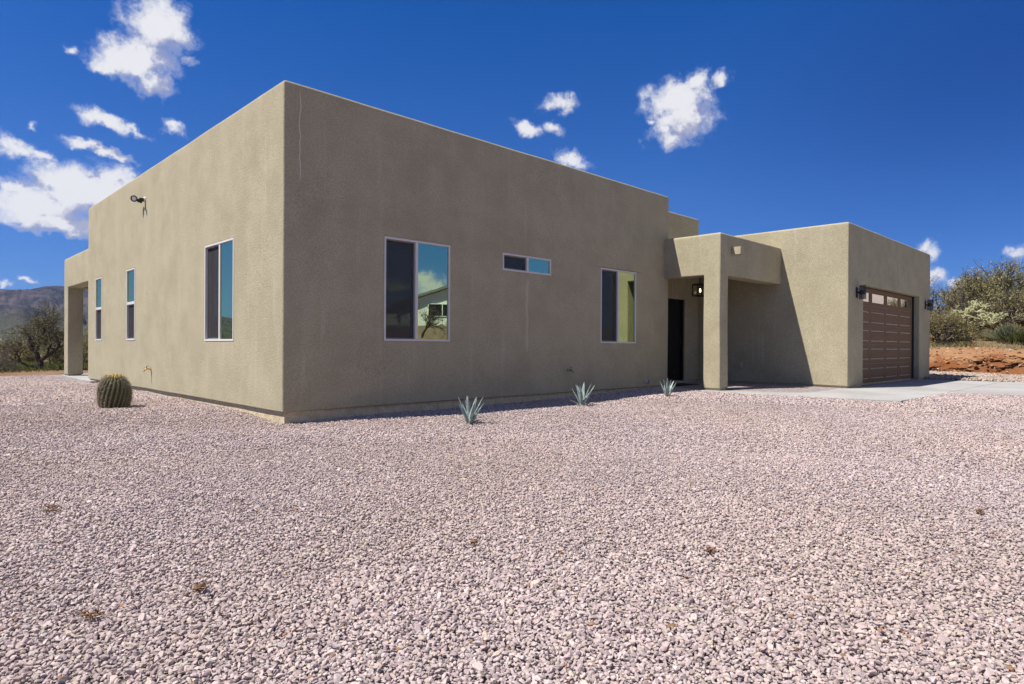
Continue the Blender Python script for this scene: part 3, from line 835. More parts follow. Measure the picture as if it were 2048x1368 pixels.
# ------------------------------------------------------------------ cactus and agaves
def barrel(x, y, z):
    o = tag(empty('barrel_cactus', (x, y, z)), 'round ribbed barrel cactus topped with yellow fruit beside the sunlit wall', 'cactus')
    nr, na, nh = 22, 22 * 6, 30; Hc, Rc = .515, .214
    V_, T_ = [], []
    def rad_(t): return Rc * (max(0, 1 - abs((t - .42) / .605) ** 2.15)) ** .5
    def twist(t): return .55 * (t - .4)
    for i in range(nh + 1):
        t = i / nh
        for j_ in range(na):
            a = 2 * math.pi * j_ / na + twist(t)
            ph = (j_ % 6) / 6 * 2 * math.pi
            rib = .5 + .5 * math.cos(ph); rr = rad_(t) * (.865 + .135 * rib ** .8)
            V_.append((rr * math.cos(a), rr * math.sin(a), Hc * t - .02)); T_.append((rib ** 4, 0, 0))
    F_ = [(i * na + j_, i * na + (j_ + 1) % na, (i + 1) * na + (j_ + 1) % na, (i + 1) * na + j_) for i in range(nh) for j_ in range(na)]
    mb = MB(); mb.add(V_, F_ + [tuple(nh * na + j_ for j_ in range(na))], T_); mb.build('ribbed_body', 'cactus', o, smooth=True, tone=True)
    sp = MB(); r_ = random.Random(3)
    for k in range(nr):
        for i in range(2, 27):
            t = i / 27; a = 2 * math.pi * k / nr + twist(t); rr = rad_(t)
            p = Vector((rr * math.cos(a), rr * math.sin(a), Hc * t - .02))
            n_ = Vector((math.cos(a), math.sin(a), (t - .42) * 1.7)).normalized()
            for q in range(7):
                d_ = (n_ + Vector((r_.gauss(0, .65), r_.gauss(0, .65), r_.gauss(.1, .6)))).normalized()
                l_ = r_.uniform(.02, .038) * (1.4 if t > .6 else 1.0); s_ = d_.orthogonal().normalized() * .0024
                sp.add([p - s_, p + s_, p + d_ * l_], [(0, 1, 2)])
    sp.build('spines', 'spine', o)
    fr = MB()
    for k in range(17):
        a = 2.4 * k; q = .024 + .017 * (k ** .62); p = (q * math.cos(a), q * math.sin(a), Hc - .045 - .25 * q)
        fr.lathe([(.006, 0), (.015, .01), (.017, .025), (.011, .04), (.004, .045), (.006, .058)], 8, p)
    fr.build('fruit', 'fruit', o, smooth=True)
barrel(-1.33, 2.62, -.06)

def agave(x, y, z, h, sp_, n, seed, label, droop=2):
    o = tag(empty('agave', (x, y, z), seed * 1.3), label, 'agave', 'young blue agaves along the front wall')
    r_ = random.Random(seed)
    lv = MB(); dr = MB()
    for k in range(n):
        f_ = k / (n - 1)
        az = 2.39996 * k + r_.uniform(-.25, .25)
        el = rad(84 - 40 * f_ ** 1.1) + r_.uniform(-.06, .06)
        Ln = h * r_.uniform(.88, 1.08) * (.82 + .22 * math.sin(math.pi * min(1, f_ + .25))); W = r_.uniform(.027, .036) * h / .4
        out = k >= n - droop
        if out: el = rad(r_.uniform(28, 42)); Ln *= .8; W *= .55
        dir_ = Vector((math.cos(az), math.sin(az), 0)); side = Vector((-math.sin(az), math.cos(az), 0))
        p = dir_ * .02 + Vector((0, 0, -.01)); e = el; vs, ts = [], []
        ns = 12; bend = (-.20 if not out else -.75) * r_.uniform(.2, 1.2) + (.12 if f_ > .5 and not out else 0)
        for i in range(ns + 1):
            t = i / ns
            up = dir_ * -math.sin(e) + Vector((0, 0, math.cos(e)))
            w = W * ((.75 + .6 * t) if t < .38 else (.978 * max(0, (1 - (t - .38) / .62)) ** .72)) + .0008
            cup = w * (.55 - .1 * t); th = .010 * (1 - t) + .0012
            for a_, b_ in ((-1, cup), (-.5, cup * .32), (0, 0), (.5, cup * .32), (1, cup)): vs.append(p + side * (w * a_) + up * b_)
            for a_, b_ in ((.55, cup * .25 - th), (-.55, cup * .25 - th)): vs.append(p + side * (w * a_) + up * b_)
            tone_ = ((.75 if out else max(0, .5 - t * 1.6) * (f_ ** 1.5)), 1.0 if t > .95 else 0, 0); ts += [tone_] * 7
            p = p + (dir_ * math.cos(e) + Vector((0, 0, math.sin(e)))) * (Ln / ns); e += bend / ns
        fs = []
        for i in range(ns):
            for q in range(7): fs.append((i * 7 + q, i * 7 + (q + 1) % 7, (i + 1) * 7 + (q + 1) % 7, (i + 1) * 7 + q))
        (dr if out else lv).add(vs, fs, ts)
    lv.build('leaf_rosette', 'agave', o, smooth=True, tone=True)
    if droop: dr.build('outer_leaf', 'agave', o, smooth=True, tone=True)
zz = lambda x, y: float(pad_z(np.array([x]), np.array([y]))[0])
agave(1.76, -1.70, zz(1.76, -1.7) + .01, .40, .2, 14, 2, 'largest blue agave, nearest the house corner, with a few yellowing lower leaves', 3)
agave(4.70, -1.17, zz(4.7, -1.17) + .01, .42, .2, 11, 5, 'upright silvery agave in the middle of the row below the small high window', 2)
agave(7.0, -1.38, zz(7.0, -1.38) + .01, .39, .15, 8, 9, 'smallest, narrowest agave at the end of the row by the porch pillar', 0)

# ------------------------------------------------------------------ desert plants
def grow(seed, stems, levels, kids, L0, r0, ang=(25, 60), wander=.35, up=.06, shrink=(.58, .8), rshrink=.6, nseg=5, flat=0):
    r_ = random.Random(seed); lines = []; tips = []
    def br(p, d, Ln, r, lev):
        pts = [p]; rs = [r]; dd = d.normalized()
        for i in range(nseg):
            dd = (dd + Vector((r_.gauss(0, wander), r_.gauss(0, wander), r_.gauss(0, wander) * .8 + up)) * .6).normalized()
            pts.append(pts[-1] + dd * (Ln / nseg)); rs.append(r * (1 - (1 - rshrink) * (i + 1) / nseg))
        lines.append((pts, rs, lev))
        if lev == levels - 1: tips.append(pts); return
        for k in range(kids[lev]):
            t = .3 + .7 * (k + r_.random()) / kids[lev]; i = min(nseg - 1, int(t * nseg)); q = pts[i].lerp(pts[i + 1], t * nseg - i if t < 1 else 1)
            loc = (pts[i + 1] - pts[i]).normalized()
            ax = loc.orthogonal().normalized(); ax.rotate(Matrix.Rotation(r_.uniform(0, 6.283), 3, loc))
            nd = loc.copy(); nd.rotate(Matrix.Rotation(rad(r_.uniform(*ang)), 3, ax))
            if flat: nd.z *= (1 - flat)
            br(q, nd, Ln * r_.uniform(*shrink), rs[i] * r_.uniform(.55, .75), lev + 1)
    for (p, d, s) in stems: br(Vector(p), Vector(d), L0 * s, r0 * s, 0)
    return lines, tips
def leaves(tips, per, size, jit, seed, aspect=.45, lines=None, clump=.35):
    rg_ = np.random.default_rng(seed)
    P = np.array([[p[:] for p in t] for t in tips])          # (T, n, 3)
    T, n, _ = P.shape
    k = rg_.integers(0, T, T * per); u = rg_.uniform(0, n - 1.001, T * per); i = u.astype(int); f_ = (u - i)[:, None]
    c = P[k, i] * (1 - f_) + P[k, i + 1] * f_ + rg_.normal(0, jit, (T * per, 3))
    keep_ = rg_.uniform(0, 1, T)[k] > clump * rg_.uniform(0, 1, T * per)
    c = c[keep_]; k = k[keep_]; m = len(c)
    a = rg_.normal(size=(m, 3)); a /= np.linalg.norm(a, axis=1, keepdims=True)
    b = np.cross(a, rg_.normal(size=(m, 3))); b /= np.linalg.norm(b, axis=1, keepdims=True)
    s = size * rg_.uniform(.6, 1.4, (m, 1))
    V_ = np.stack([c - a * s, c - b * s * aspect, c + a * s, c + b * s * aspect], 1).reshape(-1, 3)
    tone = np.clip(rg_.uniform(0, 1, T)[k] * .55 + rg_.uniform(0, .6, m), 0, 1)
    return V_, np.arange(m * 4).reshape(-1, 4), np.repeat(np.c_[tone, tone, tone], 4, 0)
def plant(name, loc, label, cat, group, lines, tips, per, size, jit, seed, leafmat, barkmat, scale=1.0, rz=0, minr=.0035, aspect=.45, parts=('trunk', 'crown'), clump=.35, nside=(7, 5, 4, 3, 3)):
    o = tag(empty(name, loc, rz), label, cat, group); o.scale = (scale,) * 3
    mb = MB()
    for pts, rs, lev in lines:
        mb.tube(pts, [max(minr, q) for q in rs], nside[min(lev, 4)], caps=False)
    mb.build(parts[0], barkmat, o, smooth=True)
    if per:
        V_, F_, C_ = leaves(tips, per, size, jit, seed, aspect, clump=clump)
        link(parts[1], mesh_np(parts[1], V_, F_, 4, False, C_), leafmat, o)
    return o
GT = 'desert trees and shrubs behind the house'
# left of the house
def limbs(polys, seed, per, levels, kids, L0, r0, **kw):
    r_ = random.Random(seed); lines = []; stems = []
    for pts, ra, rb, k0, dirs in polys:
        P_ = [Vector((a, b, c)) for a, b, c in pts]; n_ = len(P_)
        fine = []
        for i in range(n_ - 1):
            for q in range(4): fine.append(P_[i].lerp(P_[i + 1], q / 4) + Vector((r_.gauss(0, .012), r_.gauss(0, .012), r_.gauss(0, .012))))
        fine.append(P_[-1])
        lines.append((fine, [ra + (rb - ra) * i / (len(fine) - 1) for i in range(len(fine))], 0))
        for k in range(per):
            t = k0 + (1 - k0) * (k + r_.random()) / per; p = fine[min(len(fine) - 1, int(t * (len(fine) - 1)))]
            d = Vector((r_.gauss(dirs[0], .7), r_.gauss(0, .7), abs(r_.gauss(dirs[1], .4)))); stems.append((p, d, r_.uniform(.7, 1.15)))
    l_, t_ = grow(seed + 1, stems, levels, kids, L0, r0, **kw)
    return lines + l_, t_
l, t_ = limbs([([(0, 0, -.15), (-.05, .02, .32), (-.20, .0, .78), (-.42, -.05, 1.02), (-.47, .0, 1.35)], .125, .05, .5, (-.1, .9)),
               ([(-.05, 0, .36), (.20, .05, .60), (.50, .05, .80), (.63, .1, 1.0), (.57, .1, 1.3)], .075, .03, .35, (.3, .9)),
               ([(-.08, 0, .12), (-.5, -.1, .26), (-1.1, -.1, .52), (-1.65, -.1, .74)], .055, .02, .4, (-.3, .5)),
               ([(-.20, 0, .78), (-.05, .1, 1.2), (.10, .05, 1.6), (.15, 0, 2.0)], .06, .02, .2, (.1, .8)),
               ([(.2, .05, .6), (.22, .2, 1.0), (.30, .3, 1.5)], .045, .02, .3, (.2, .8))], 11, 6, 4, (5, 5, 4), .62, .022, ang=(22, 60), up=.03, shrink=(.55, .8))
plant('mesquite_tree', (.62, 22.6, -.20), 'gnarled dark mesquite tree on red soil left of the patio pillar', 'tree', GT, l, t_, 3, .022, .045, 21, 'mesquite', 'bark', 1.0, rz=-.773)
l, t_ = grow(14, [((x, 0, 0), (x * 2, .2, .55), .8 + abs(x)) for x in (-.35, -.15, .1, .3)], 4, (6, 6, 5), .62, .022, ang=(25, 70), up=-.02)
plant('dead_shrub', (-1.05, 22.3, -.20), 'grey leafless dead shrub left of the mesquite trunk', 'shrub', GT, l, t_, 6, .022, .04, 3, 'drytwig', 'palebark', .78, parts=('stems', 'twigs'))
l, t_ = grow(17, [((0, 0, 0), (-.3, .2, 1), 1), ((.1, 0, 0), (.5, -.1, 1), .95)], 5, (4, 5, 5, 4), .95, .06, up=.05)
plant('palo_verde', (1.2, 40.5, -.45), 'pale olive palo verde standing behind the mesquite at the left edge', 'tree', GT, l, t_, 13, .04, .07, 5, 'olive', 'bark', 1.25)
l2, t2 = grow(23, [((0, 0, 0), (-.2, .3, 1), 1), ((.2, .1, 0), (.45, .3, .8), .9), ((-.1, -.1, 0), (-.6, -.2, .7), .8)], 5, (4, 5, 4, 4), .8, .05, up=.03)
plant('creosote_bush', (2.35, 30.7, -.32), 'dark twiggy bush right behind the patio pillar', 'shrub', GT, l2, t2, 6, .03, .06, 6, 'mesquite', 'bark', 1.05)
plant('creosote_bush', (4.1, 33.4, -.34), 'dark bush seen through the gap between patio pillar and house', 'shrub', GT, l2, t2, 13, .03, .06, 8, 'ironwood', 'bark', 1.25, rz=2.1)
# right of the house, on the raised ground
l, t_ = grow(31, [((0, 0, -.05), (-.05, .0, 1), 1), ((.06, .05, -.05), (.5, -.5, 1), .95), ((-.06, 0, -.05), (-.55, .45, .9), .95), ((.02, -.06, -.05), (.75, -.75, .65), .8), ((0, 0, -.05), (-.9, .8, .6), .8)], 5, (4, 4, 4, 4), .78, .052, ang=(18, 48), up=.09, shrink=(.6, .85))
plant('wolfberry_bush', (31.2, -.58, tz(31.2, -.58)), 'tan olive many-stemmed bush beside the garage wall atop the bank', 'shrub', GT, l, t_, 9, .024, .06, 31, 'olive', 'bark', 1.36, rz=.4)
l, t_ = grow(41, [((0, 0, -.1), (.1, -.2, 1), 1), ((.15, -.1, -.1), (.55, -.6, .8), .95), ((-.15, .1, -.1), (-.5, .6, .85), .95)], 5, (5, 5, 5, 5), 1.75, .15, ang=(22, 58), up=.05, shrink=(.58, .8))
plant('ironwood_tree', (47.6, .35, tz(47.6, .35)), 'tall dense grey-green ironwood tree rising behind the cholla', 'tree', GT, l, t_, 11, .042, .10, 41, 'ironwood', 'bark', 1.46)
l, t_ = grow(45, [((0, 0, -.1), (-.1, .25, 1), 1), ((.1, -.1, -.1), (.1, -.2, 1), 1.0)], 5, (4, 4, 4, 4), 1.7, .11, ang=(22, 55), up=.06, shrink=(.58, .82))
plant('ironwood_tree', (44.0, 1.75, tz(44, 1.75)), 'sparse thin-branched tree showing sky through it next to the garage corner', 'tree', GT, l, t_, 8, .034, .08, 46, 'ironwood', 'bark', 1.34, rz=1.0)
l, t_ = grow(52, [((0, 0, -.1), (.1, .3, 1), 1), ((.1, .0, -.1), (-.2, -.8, .9), .9)], 5, (5, 5, 4, 5), 1.75, .13, ang=(22, 60), up=.04, shrink=(.58, .8))
plant('ironwood_tree', (47.0, -2.45, tz(47, -2.45)), 'broad ironwood tree with pale trunk at the right edge of the view', 'tree', GT, l, t_, 11, .042, .10, 53, 'ironwood', 'palebark', 1.25)
plant('ironwood_tree', (55.0, 2.6, tz(55, 2.6)), 'dim green tree far back between the two ironwoods', 'tree', GT, l, t_, 13, .06, .12, 59, 'mesquite', 'bark', 1.3, rz=2.2)
plant('ironwood_tree', (56.5, -1.6, tz(56.5, -1.6)), 'dark filled-in tree farthest back behind the broad ironwood', 'tree', GT, l, t_, 13, .06, .12, 61, 'ironwood', 'bark', 1.35, rz=4.0)

def cholla(loc, label, seed, scale, height=1.0):
    o = tag(empty('cholla_cactus', loc, seed * .7), label, 'cholla', 'pale spiny cholla cacti'); o.scale = (scale,) * 3
    r_ = random.Random(seed); tr = MB(); bd = MB(); pts = []
    tr.tube([(0, 0, -.1), (.03, .02, .2), (.0, .05, .45), (.04, .03, .62)], [.10, .09, .085, .07], 8)
    def seg(p, d, lev):
        Ln = r_.uniform(.12, .2); q = p + d * Ln; r = r_.uniform(.026, .036)
        bd.tube([p, p.lerp(q, .25), p.lerp(q, .75), q], [r * .6, r, r, r * .55], 6, tone=(r_.random(),) * 3)
        for k in range(15):
            t = r_.random(); c = p.lerp(q, t); e = Vector((r_.gauss(0, 1), r_.gauss(0, 1), r_.gauss(0, 1))).normalized()
            s_ = e.orthogonal().normalized() * .006; b = c + e * r * .7
            bd.add([b - s_, b + s_, b + e * .035], [(0, 1, 2)], [(1, 1, 1)] * 3)
        if lev <= 0: return
        for k in range(r_.choice((2, 2, 3, 3))):
            nd = (d + Vector((r_.gauss(0, .75), r_.gauss(0, .75), r_.gauss(.10, .45)))).normalized(); seg(q, nd, lev - 1)
    for k in range(9):
        a = k * .7 + r_.uniform(-.2, .2)
        st = Vector((.02 * math.cos(a), .02 * math.sin(a), .40 + .03 * k))
        d_ = Vector((math.cos(a), math.sin(a), r_.uniform(.15, .8))).normalized()
        p = st
        for q in range(r_.choice((1, 2, 2))):
            n_ = p + d_ * .18; tr.tube([p, n_], [.045, .035], 6); p = n_; d_ = (d_ + Vector((r_.gauss(0, .3), r_.gauss(0, .3), .25))).normalized()
        seg(p, d_, 4)
    tr.build('trunk', 'bark', o); bd.build('jointed_stems', 'cholla', o, tone=True)
cholla((38.5, -1.5, tz(38.5, -1.5) - .02), 'pale yellow-green cholla with black trunk standing clear on the bank', 4, .86)
cholla((39.6, -.12, tz(39.6, -.12)), 'cholla whose pale top pokes out beside the tan olive bush', 9, 1.22)
cholla((3.1, 35.6, tz(3.1, 35.6)), 'small pale cholla in the scrub left of the patio pillar', 13, .9)

def tuft(loc, label, seed, h, w, mat, n=420):
    r_ = np.random.default_rng(seed)
    a = r_.uniform(0, 6.283, n); lean = np.abs(r_.normal(0, .5, n)); base = r_.normal(0, w * .18, (n, 2))
    hh_ = h * r_.uniform(.5, 1.1, n)
    tip = np.c_[base[:, 0] + np.cos(a) * lean * w, base[:, 1] + np.sin(a) * lean * w, hh_ * (1 - .3 * lean)]
    b0 = np.c_[base, np.zeros(n)]; mid_ = b0 * .45 + tip * .55 + np.c_[np.zeros((n, 2)), hh_ * .12]
    sd = np.c_[-np.sin(a), np.cos(a), np.zeros(n)] * .012
    V_ = np.stack([b0 - sd * .6, b0 + sd * .6, mid_ + sd, tip, mid_ - sd], 1).reshape(-1, 3); F_ = np.arange(5 * n).reshape(-1, 5)
    tn = np.repeat(r_.uniform(0, 1, n), 5)[:, None].repeat(3, 1)
    o = link('low_shrub', mesh_np('low_shrub', V_, F_, 5, False, tn), mat); o.location = loc
    tag(o, label, 'shrub', 'low shrubs along the top of the bank')
for k, (x, y, h, w, mt, lb) in enumerate([
    (33.3, -1.05, .75, .75, 'greyshrub', 'grey-green tufted shrub left of the cholla trunk'),
    (32.6, -.35, .6, .55, 'drygrass', 'straw-coloured tuft under the tan olive bush'),
    (35.0, -2.65, .95, .8, 'greyshrub', 'tallest green broom-like shrub right of the cholla'),
    (34.6, -3.35, .8, .8, 'greengrass', 'green shrub at the right edge on the bank'),
    (35.9, -1.75, .6, .6, 'drygrass', 'dry tuft between the cholla and the green shrub'),
    (34.4, -.7, .6, .6, 'greengrass', 'low green tuft just left of the cholla'),
    (37.5, -2.4, .7, .7, 'drygrass', 'dry tuft behind the green broom-like shrub'),
    (31.0, -1.6, .28, .4, 'drygrass', 'short dry tuft on the lip of the red bank')]):
    tuft((x, y, tz(x, y) + .02), lb, 100 + k, h, w, mt)

# far scrub and ground cover (uncountable)
def scrub(name, n, gen, label, mats, hrange, seed, per=70, leaf=.08):
    r_ = np.random.default_rng(seed); x, y = gen(r_, n)
    z = ter_z(x, y); h = r_.uniform(*hrange, n) * (1 + .4 * (r_.random(n) > .8))
    VV_, TT = [], []
    ph = r_.uniform(0, 6.283, (n, per)); el = r_.uniform(-.25, 1, (n, per)); rr_ = r_.uniform(.25, 1, (n, per)) ** .5
    lob = 1 + .35 * np.sin(ph * 3 + r_.uniform(0, 6, (n, 1))) * np.cos(el * 4)
    cx_ = x[:, None] + np.cos(ph) * np.sqrt(1 - np.clip(el, 0, 1) ** 2) * rr_ * h[:, None] * .65 * lob
    cy_ = y[:, None] + np.sin(ph) * np.sqrt(1 - np.clip(el, 0, 1) ** 2) * rr_ * h[:, None] * .65 * lob
    cz_ = z[:, None] + h[:, None] * (.42 + .55 * el * rr_ * lob)
    c = np.stack([cx_, cy_, cz_], -1).reshape(-1, 3); m = len(c)
    a = r_.normal(size=(m, 3)); a /= np.linalg.norm(a, axis=1, keepdims=True); b = np.cross(a, r_.normal(size=(m, 3))); b /= np.linalg.norm(b, axis=1, keepdims=True)
    dist = np.hypot(c[:, 0] - CAM[0], c[:, 1] - CAM[1])
    s = (leaf * r_.uniform(.5, 1.4, m) * np.clip(dist / 45, .7, 4))[:, None]
    V_ = np.stack([c - a * s, c - b * s * .5, c + a * s, c + b * s * .5], 1).reshape(-1, 3)
    tn = np.clip(np.repeat(r_.uniform(0, 1, n), per) * .7 + r_.uniform(0, .4, m), 0, 1); tn = np.repeat(tn, 4)[:, None].repeat(3, 1)
    tag(link(name, mesh_np(name, V_, np.arange(m * 4).reshape(-1, 4), 4, False, tn), mats), label, 'scrub', kind='stuff')
def fan(a0, a1, d0, d1):
    def g_(r_, n):
        d_ = d0 * (d1 / d0) ** r_.random(n); a = np.radians(r_.uniform(a0, a1, n)); return CAM[0] + d_ * np.sin(a), CAM[1] + d_ * np.cos(a)
    return g_
scrub('desert_scrub', 900, fan(-75, 22, 46, 420), 'olive desert scrub stretching to the foot of the mountain', 'mesquite', (.9, 2.1), 1)
scrub('pale_scrub', 420, fan(-75, 22, 42, 300), 'paler yellowish brush scattered through the desert scrub', 'olive', (.7, 1.5), 2)
scrub('slope_scrub', 420, lambda r_, n: (r_.uniform(42, 170, n), r_.uniform(-22, 26, n)), 'brush filling the rising ground beyond the bank', 'ironwood', (.6, 1.7), 3)
scrub('roadside_scrub', 260, lambda r_, n: (r_.uniform(-60, 70, n), r_.uniform(-80, -27, n)), 'brush on the ground across the road, mirrored in the glass', 'mesquite', (.5, 1.4), 4)
def grassy(name, n, gen, mat, h, label, seed, w=.012):
    r_ = np.random.default_rng(seed); x, y = gen(r_, n); z = ter_z(x, y) - .02
    a = r_.uniform(0, 6.283, n); hh_ = h * r_.uniform(.3, 1.2, n); le = r_.normal(0, .4, (n, 2)) * hh_[:, None]
    sd = np.c_[np.cos(a), np.sin(a), 0 * a] * w; b0 = np.c_[x, y, z]; tp_ = b0 + np.c_[le, hh_]
    V_ = np.stack([b0 - sd, b0 + sd, tp_], 1).reshape(-1, 3); tn = np.repeat(r_.uniform(0, 1, n), 3)[:, None].repeat(3, 1)
    tag(link(name, mesh_np(name, V_, np.arange(3 * n).reshape(-1, 3), 3, False, tn), mat), label, 'grass', kind='stuff')
def gleft(r_, n):
    x = r_.uniform(-9, 9, n); y = r_.uniform(20.0, 40, n) ** 1
    k = (y - 21.2 - .25 * x + .5 * np.sin(x * 1.9) + r_.normal(0, .5, n)) > 0
    return x[k], y[k]
r0_ = np.random.default_rng(77)
gxx, gyy = gleft(r0_, 30000)
grassy('green_grass', len(gxx), lambda r_, n: (gxx, gyy), 'greengrass', .22, 'green grass and weeds on the desert floor beyond the red soil', 12, .015)
bxx = r0_.uniform(26.6, 40, 9000); byy = r0_.uniform(-7, 3, 9000); kk = np.sin(bxx * 1.3) * np.sin(byy * 1.7) + r0_.normal(0, .5, 9000) > .1
grassy('dry_grass', int(kk.sum()), lambda r_, n: (bxx[kk], byy[kk]), 'drygrass', .28, 'thin dry grass on top of the bank', 13, .012)

# red dirt bank beyond the drive
ys = np.arange(-13, 7, .06); us = np.linspace(0, 1, 64)
Yb, Ub = np.meshgrid(ys, us, indexing='ij')
prof_x = np.interp(us, [0, .12, .3, .5, .68, .8, 1], [0, .15, .42, .75, 1.35, 2.1, 4.2]); prof_z = np.interp(us, [0, .12, .3, .5, .68, .8, 1], [0, .16, .48, .78, .96, 1.05, 1.06])
nz = fbm(Yb * .55, Ub * 2.5, 1.0, 5); n2 = fbm(Yb * 2.1, Ub * 6, 4.0, 5); n3 = fbm(Yb * .25, Ub * .0, 9.0, 3); n4 = fbm(Yb * 5.5, Ub * 14, 6.0, 4)
amp_ = np.sin(np.pi * np.clip(Ub * 1.15, 0, 1)) * .6 + .25
Xb = 24.95 + .35 * n3 + prof_x[None] + nz * .55 * amp_ + n2 * .22 * amp_ + n4 * .07 * amp_
Zb = -.19 + prof_z[None] * (1 + .10 * n3) + nz * .14 * amp_ + n2 * .09 * amp_ + n4 * .035 * amp_ + .03 * sst(Ub, .9, 1) * 0
idx = np.arange(Xb.size).reshape(Xb.shape)
F = np.c_[idx[:-1, :-1].ravel(), idx[1:, :-1].ravel(), idx[1:, 1:].ravel(), idx[:-1, 1:].ravel()]
link('dirt_bank', mesh_np('dirt_bank', np.c_[Xb.ravel(), Yb.ravel(), Zb.ravel()], F[:, ::-1], 4, False), 'bank')['kind'] = 'structure'

rb = np.random.default_rng(8); nb = 2600
ii = rb.integers(1, Xb.shape[0] - 1, nb); jj = np.clip((rb.random(nb) ** .9 * Xb.shape[1] * .86).astype(int), 0, Xb.shape[1] - 1)
bx, by, bz = Xb[ii, jj] + rb.normal(0, .05, nb), Yb[ii, jj] + rb.normal(0, .05, nb), Zb[ii, jj]
sz_ = .02 + .10 * rb.random(nb) ** 3.5
v_, f_, c_ = [], [], []
tn_ = np.array([(.30, .13, .055), (.22, .085, .035), (.36, .20, .10), (.40, .29, .20), (.15, .06, .028)])
for k in range(nb):
    q_ = S1[k % len(S1)] * sz_[k]; a_ = rb.random() * 6.283
    rot = np.array([[math.cos(a_), -math.sin(a_), 0], [math.sin(a_), math.cos(a_), 0], [0, 0, 1]])
    v_.append(q_ @ rot.T + [bx[k], by[k], bz[k]]); f_.append(F1 + 12 * k); c_.append(np.tile(tn_[rb.integers(0, 5)] * rb.uniform(.8, 1.2), (12, 1)))
tag(link('dirt_clods', mesh_np('dirt_clods', np.concatenate(v_), np.concatenate(f_), 3, False, np.concatenate(c_)), 'gravel'), 'loose red clods and stones lying on the dirt bank', 'clods', kind='stuff')
mb = MB()
rr2 = random.Random(4)
for k in range(16):                                  # roots hanging out of the cut face
    i_ = rr2.randrange(20, Xb.shape[0] - 20); j_ = rr2.randrange(14, 40); p = Vector((Xb[i_, j_], Yb[i_, j_], Zb[i_, j_])); pts = [p]
    for q in range(5): pts.append(pts[-1] + Vector((-.05 - .03 * rr2.random(), rr2.gauss(0, .05), -.05 + rr2.gauss(0, .03))))
    mb.tube(pts, [.016, .014, .011, .008, .006, .003], 5)
tag(mb.build('exposed_roots', 'bark', None), 'thin dark roots poking out of the red dirt bank', 'roots', kind='stuff')

# mountain range
az = np.radians(np.linspace(-78, 26, 760)); rr = np.linspace(700, 2700, 150)
A, RR = np.meshgrid(az, rr, indexing='ij')
ridge = np.interp(np.degrees(az), [-78, -50, -35, -20, -8, 0, 5.7, 7.4, 9.4, 14, 26], [38, 60, 50, 84, 100, 122, 140, 143, 150, 158, 120])
rel = np.clip((RR - 850) / 1150, 0, 1)
shape = (rel ** 1.6)
Xm, Ym = CAM[0] + RR * np.sin(A), CAM[1] + RR * np.cos(A)
f1 = fbm(Xm / 420, Ym / 420, 2.0, 7); f2 = 1 - 2 * np.abs(fbm(Xm / 240, Ym / 240, 5.0, 7))
gul = 1 - 2 * np.abs(fbm(A * 26 + f1 * .5, RR / 900, 8.0, 5)); g2_ = 1 - 2 * np.abs(fbm(A * 75 + f1, RR / 420, 11.0, 5))
Zm = ridge[:, None] * (shape * (1 + .05 * fbm(A * 14, RR * 0, 3.0, 5)) + .16 * f1 * rel * (1 - rel * .5) + (.17 * gul + .085 * g2_) * np.sin(np.pi * np.clip(rel, 0, 1) ** 1.2) + .06 * f2 * rel * (1 - rel * .75))
stp = 17.0; q_ = Zm / stp + .35 * f1; fr_ = q_ - np.floor(q_); Zm = Zm + stp * .38 * (sst(fr_, .25, .75) - fr_) * rel
back = np.clip((RR - 2050) / 500, 0, 1); Zm = (Zm - 4) * (1 - back) - 20 * back
foot = 34 * np.exp(-((RR - 1150) / 190) ** 2) * np.clip(.55 + f1 + .25 * gul, 0, 1.3); Zm += foot
idx = np.arange(Xm.size).reshape(Xm.shape)
F = np.c_[idx[:-1, :-1].ravel(), idx[1:, :-1].ravel(), idx[1:, 1:].ravel(), idx[:-1, 1:].ravel()]
link('mountain', mesh_np('mountain', np.c_[Xm.ravel(), Ym.ravel(), Zm.ravel()], F[:, ::-1], 4, True), 'mountain')['kind'] = 'structure'

# ------------------------------------------------------------------ across the road: seen only as reflections
nh = tag(empty('neighbour_house', (16.4, -21.6, 1.25), rad(44)), 'white gabled house with a dark window mirrored in the big front window', 'house')
M['whitewall'] = simple('white_wall', (.74, .74, .72), .8, var=.04, scale=3)
M['brownwall'] = simple('brown_block', (.30, .22, .17), .9, var=.2, scale=4)
M['roof_grey'] = simple('grey_roof', (.17, .17, .17), .8, var=.15)
b = MB()
b.add([(.3, 0, 0), (8.7, 0, 0), (8.7, 0, 1.92), (4.5, 0, 3.40), (.3, 0, 1.92), (.3, -7, 0), (8.7, -7, 0), (8.7, -7, 1.92), (4.5, -7, 3.40), (.3, -7, 1.92)],
      [(0, 1, 2, 3, 4), (9, 8, 7, 6, 5), (0, 5, 6, 1), (1, 6, 7, 2), (4, 9, 5, 0)])
b.box((-5, -6, 0), (.3, -.4, 1.75))
b.build('wall', 'whitewall', nh)
b = MB()
for (x0, z0), (x1, z1) in (((-.1, 1.80), (4.5, 3.42)), ((4.5, 3.42), (9.1, 1.80))):
    b.add([(x0, .35, z0), (x1, .35, z1), (x1, .35, z1 + .15), (x0, .35, z0 + .15), (x0, -7.3, z0), (x1, -7.3, z1), (x1, -7.3, z1 + .15), (x0, -7.3, z0 + .15)], [(0, 1, 2, 3), (7, 6, 5, 4), (0, 4, 5, 1), (3, 2, 6, 7), (0, 3, 7, 4), (1, 5, 6, 2)])
b.box((-5.2, -6.2, 1.75), (-.12, -.2, 1.86))
b.build('roof', 'roof_grey', nh)
b = MB(); b.box((1.72, .005, 1.22), (3.32, .05, 1.94)); w_o = b.build('window', 'whitewall', nh)
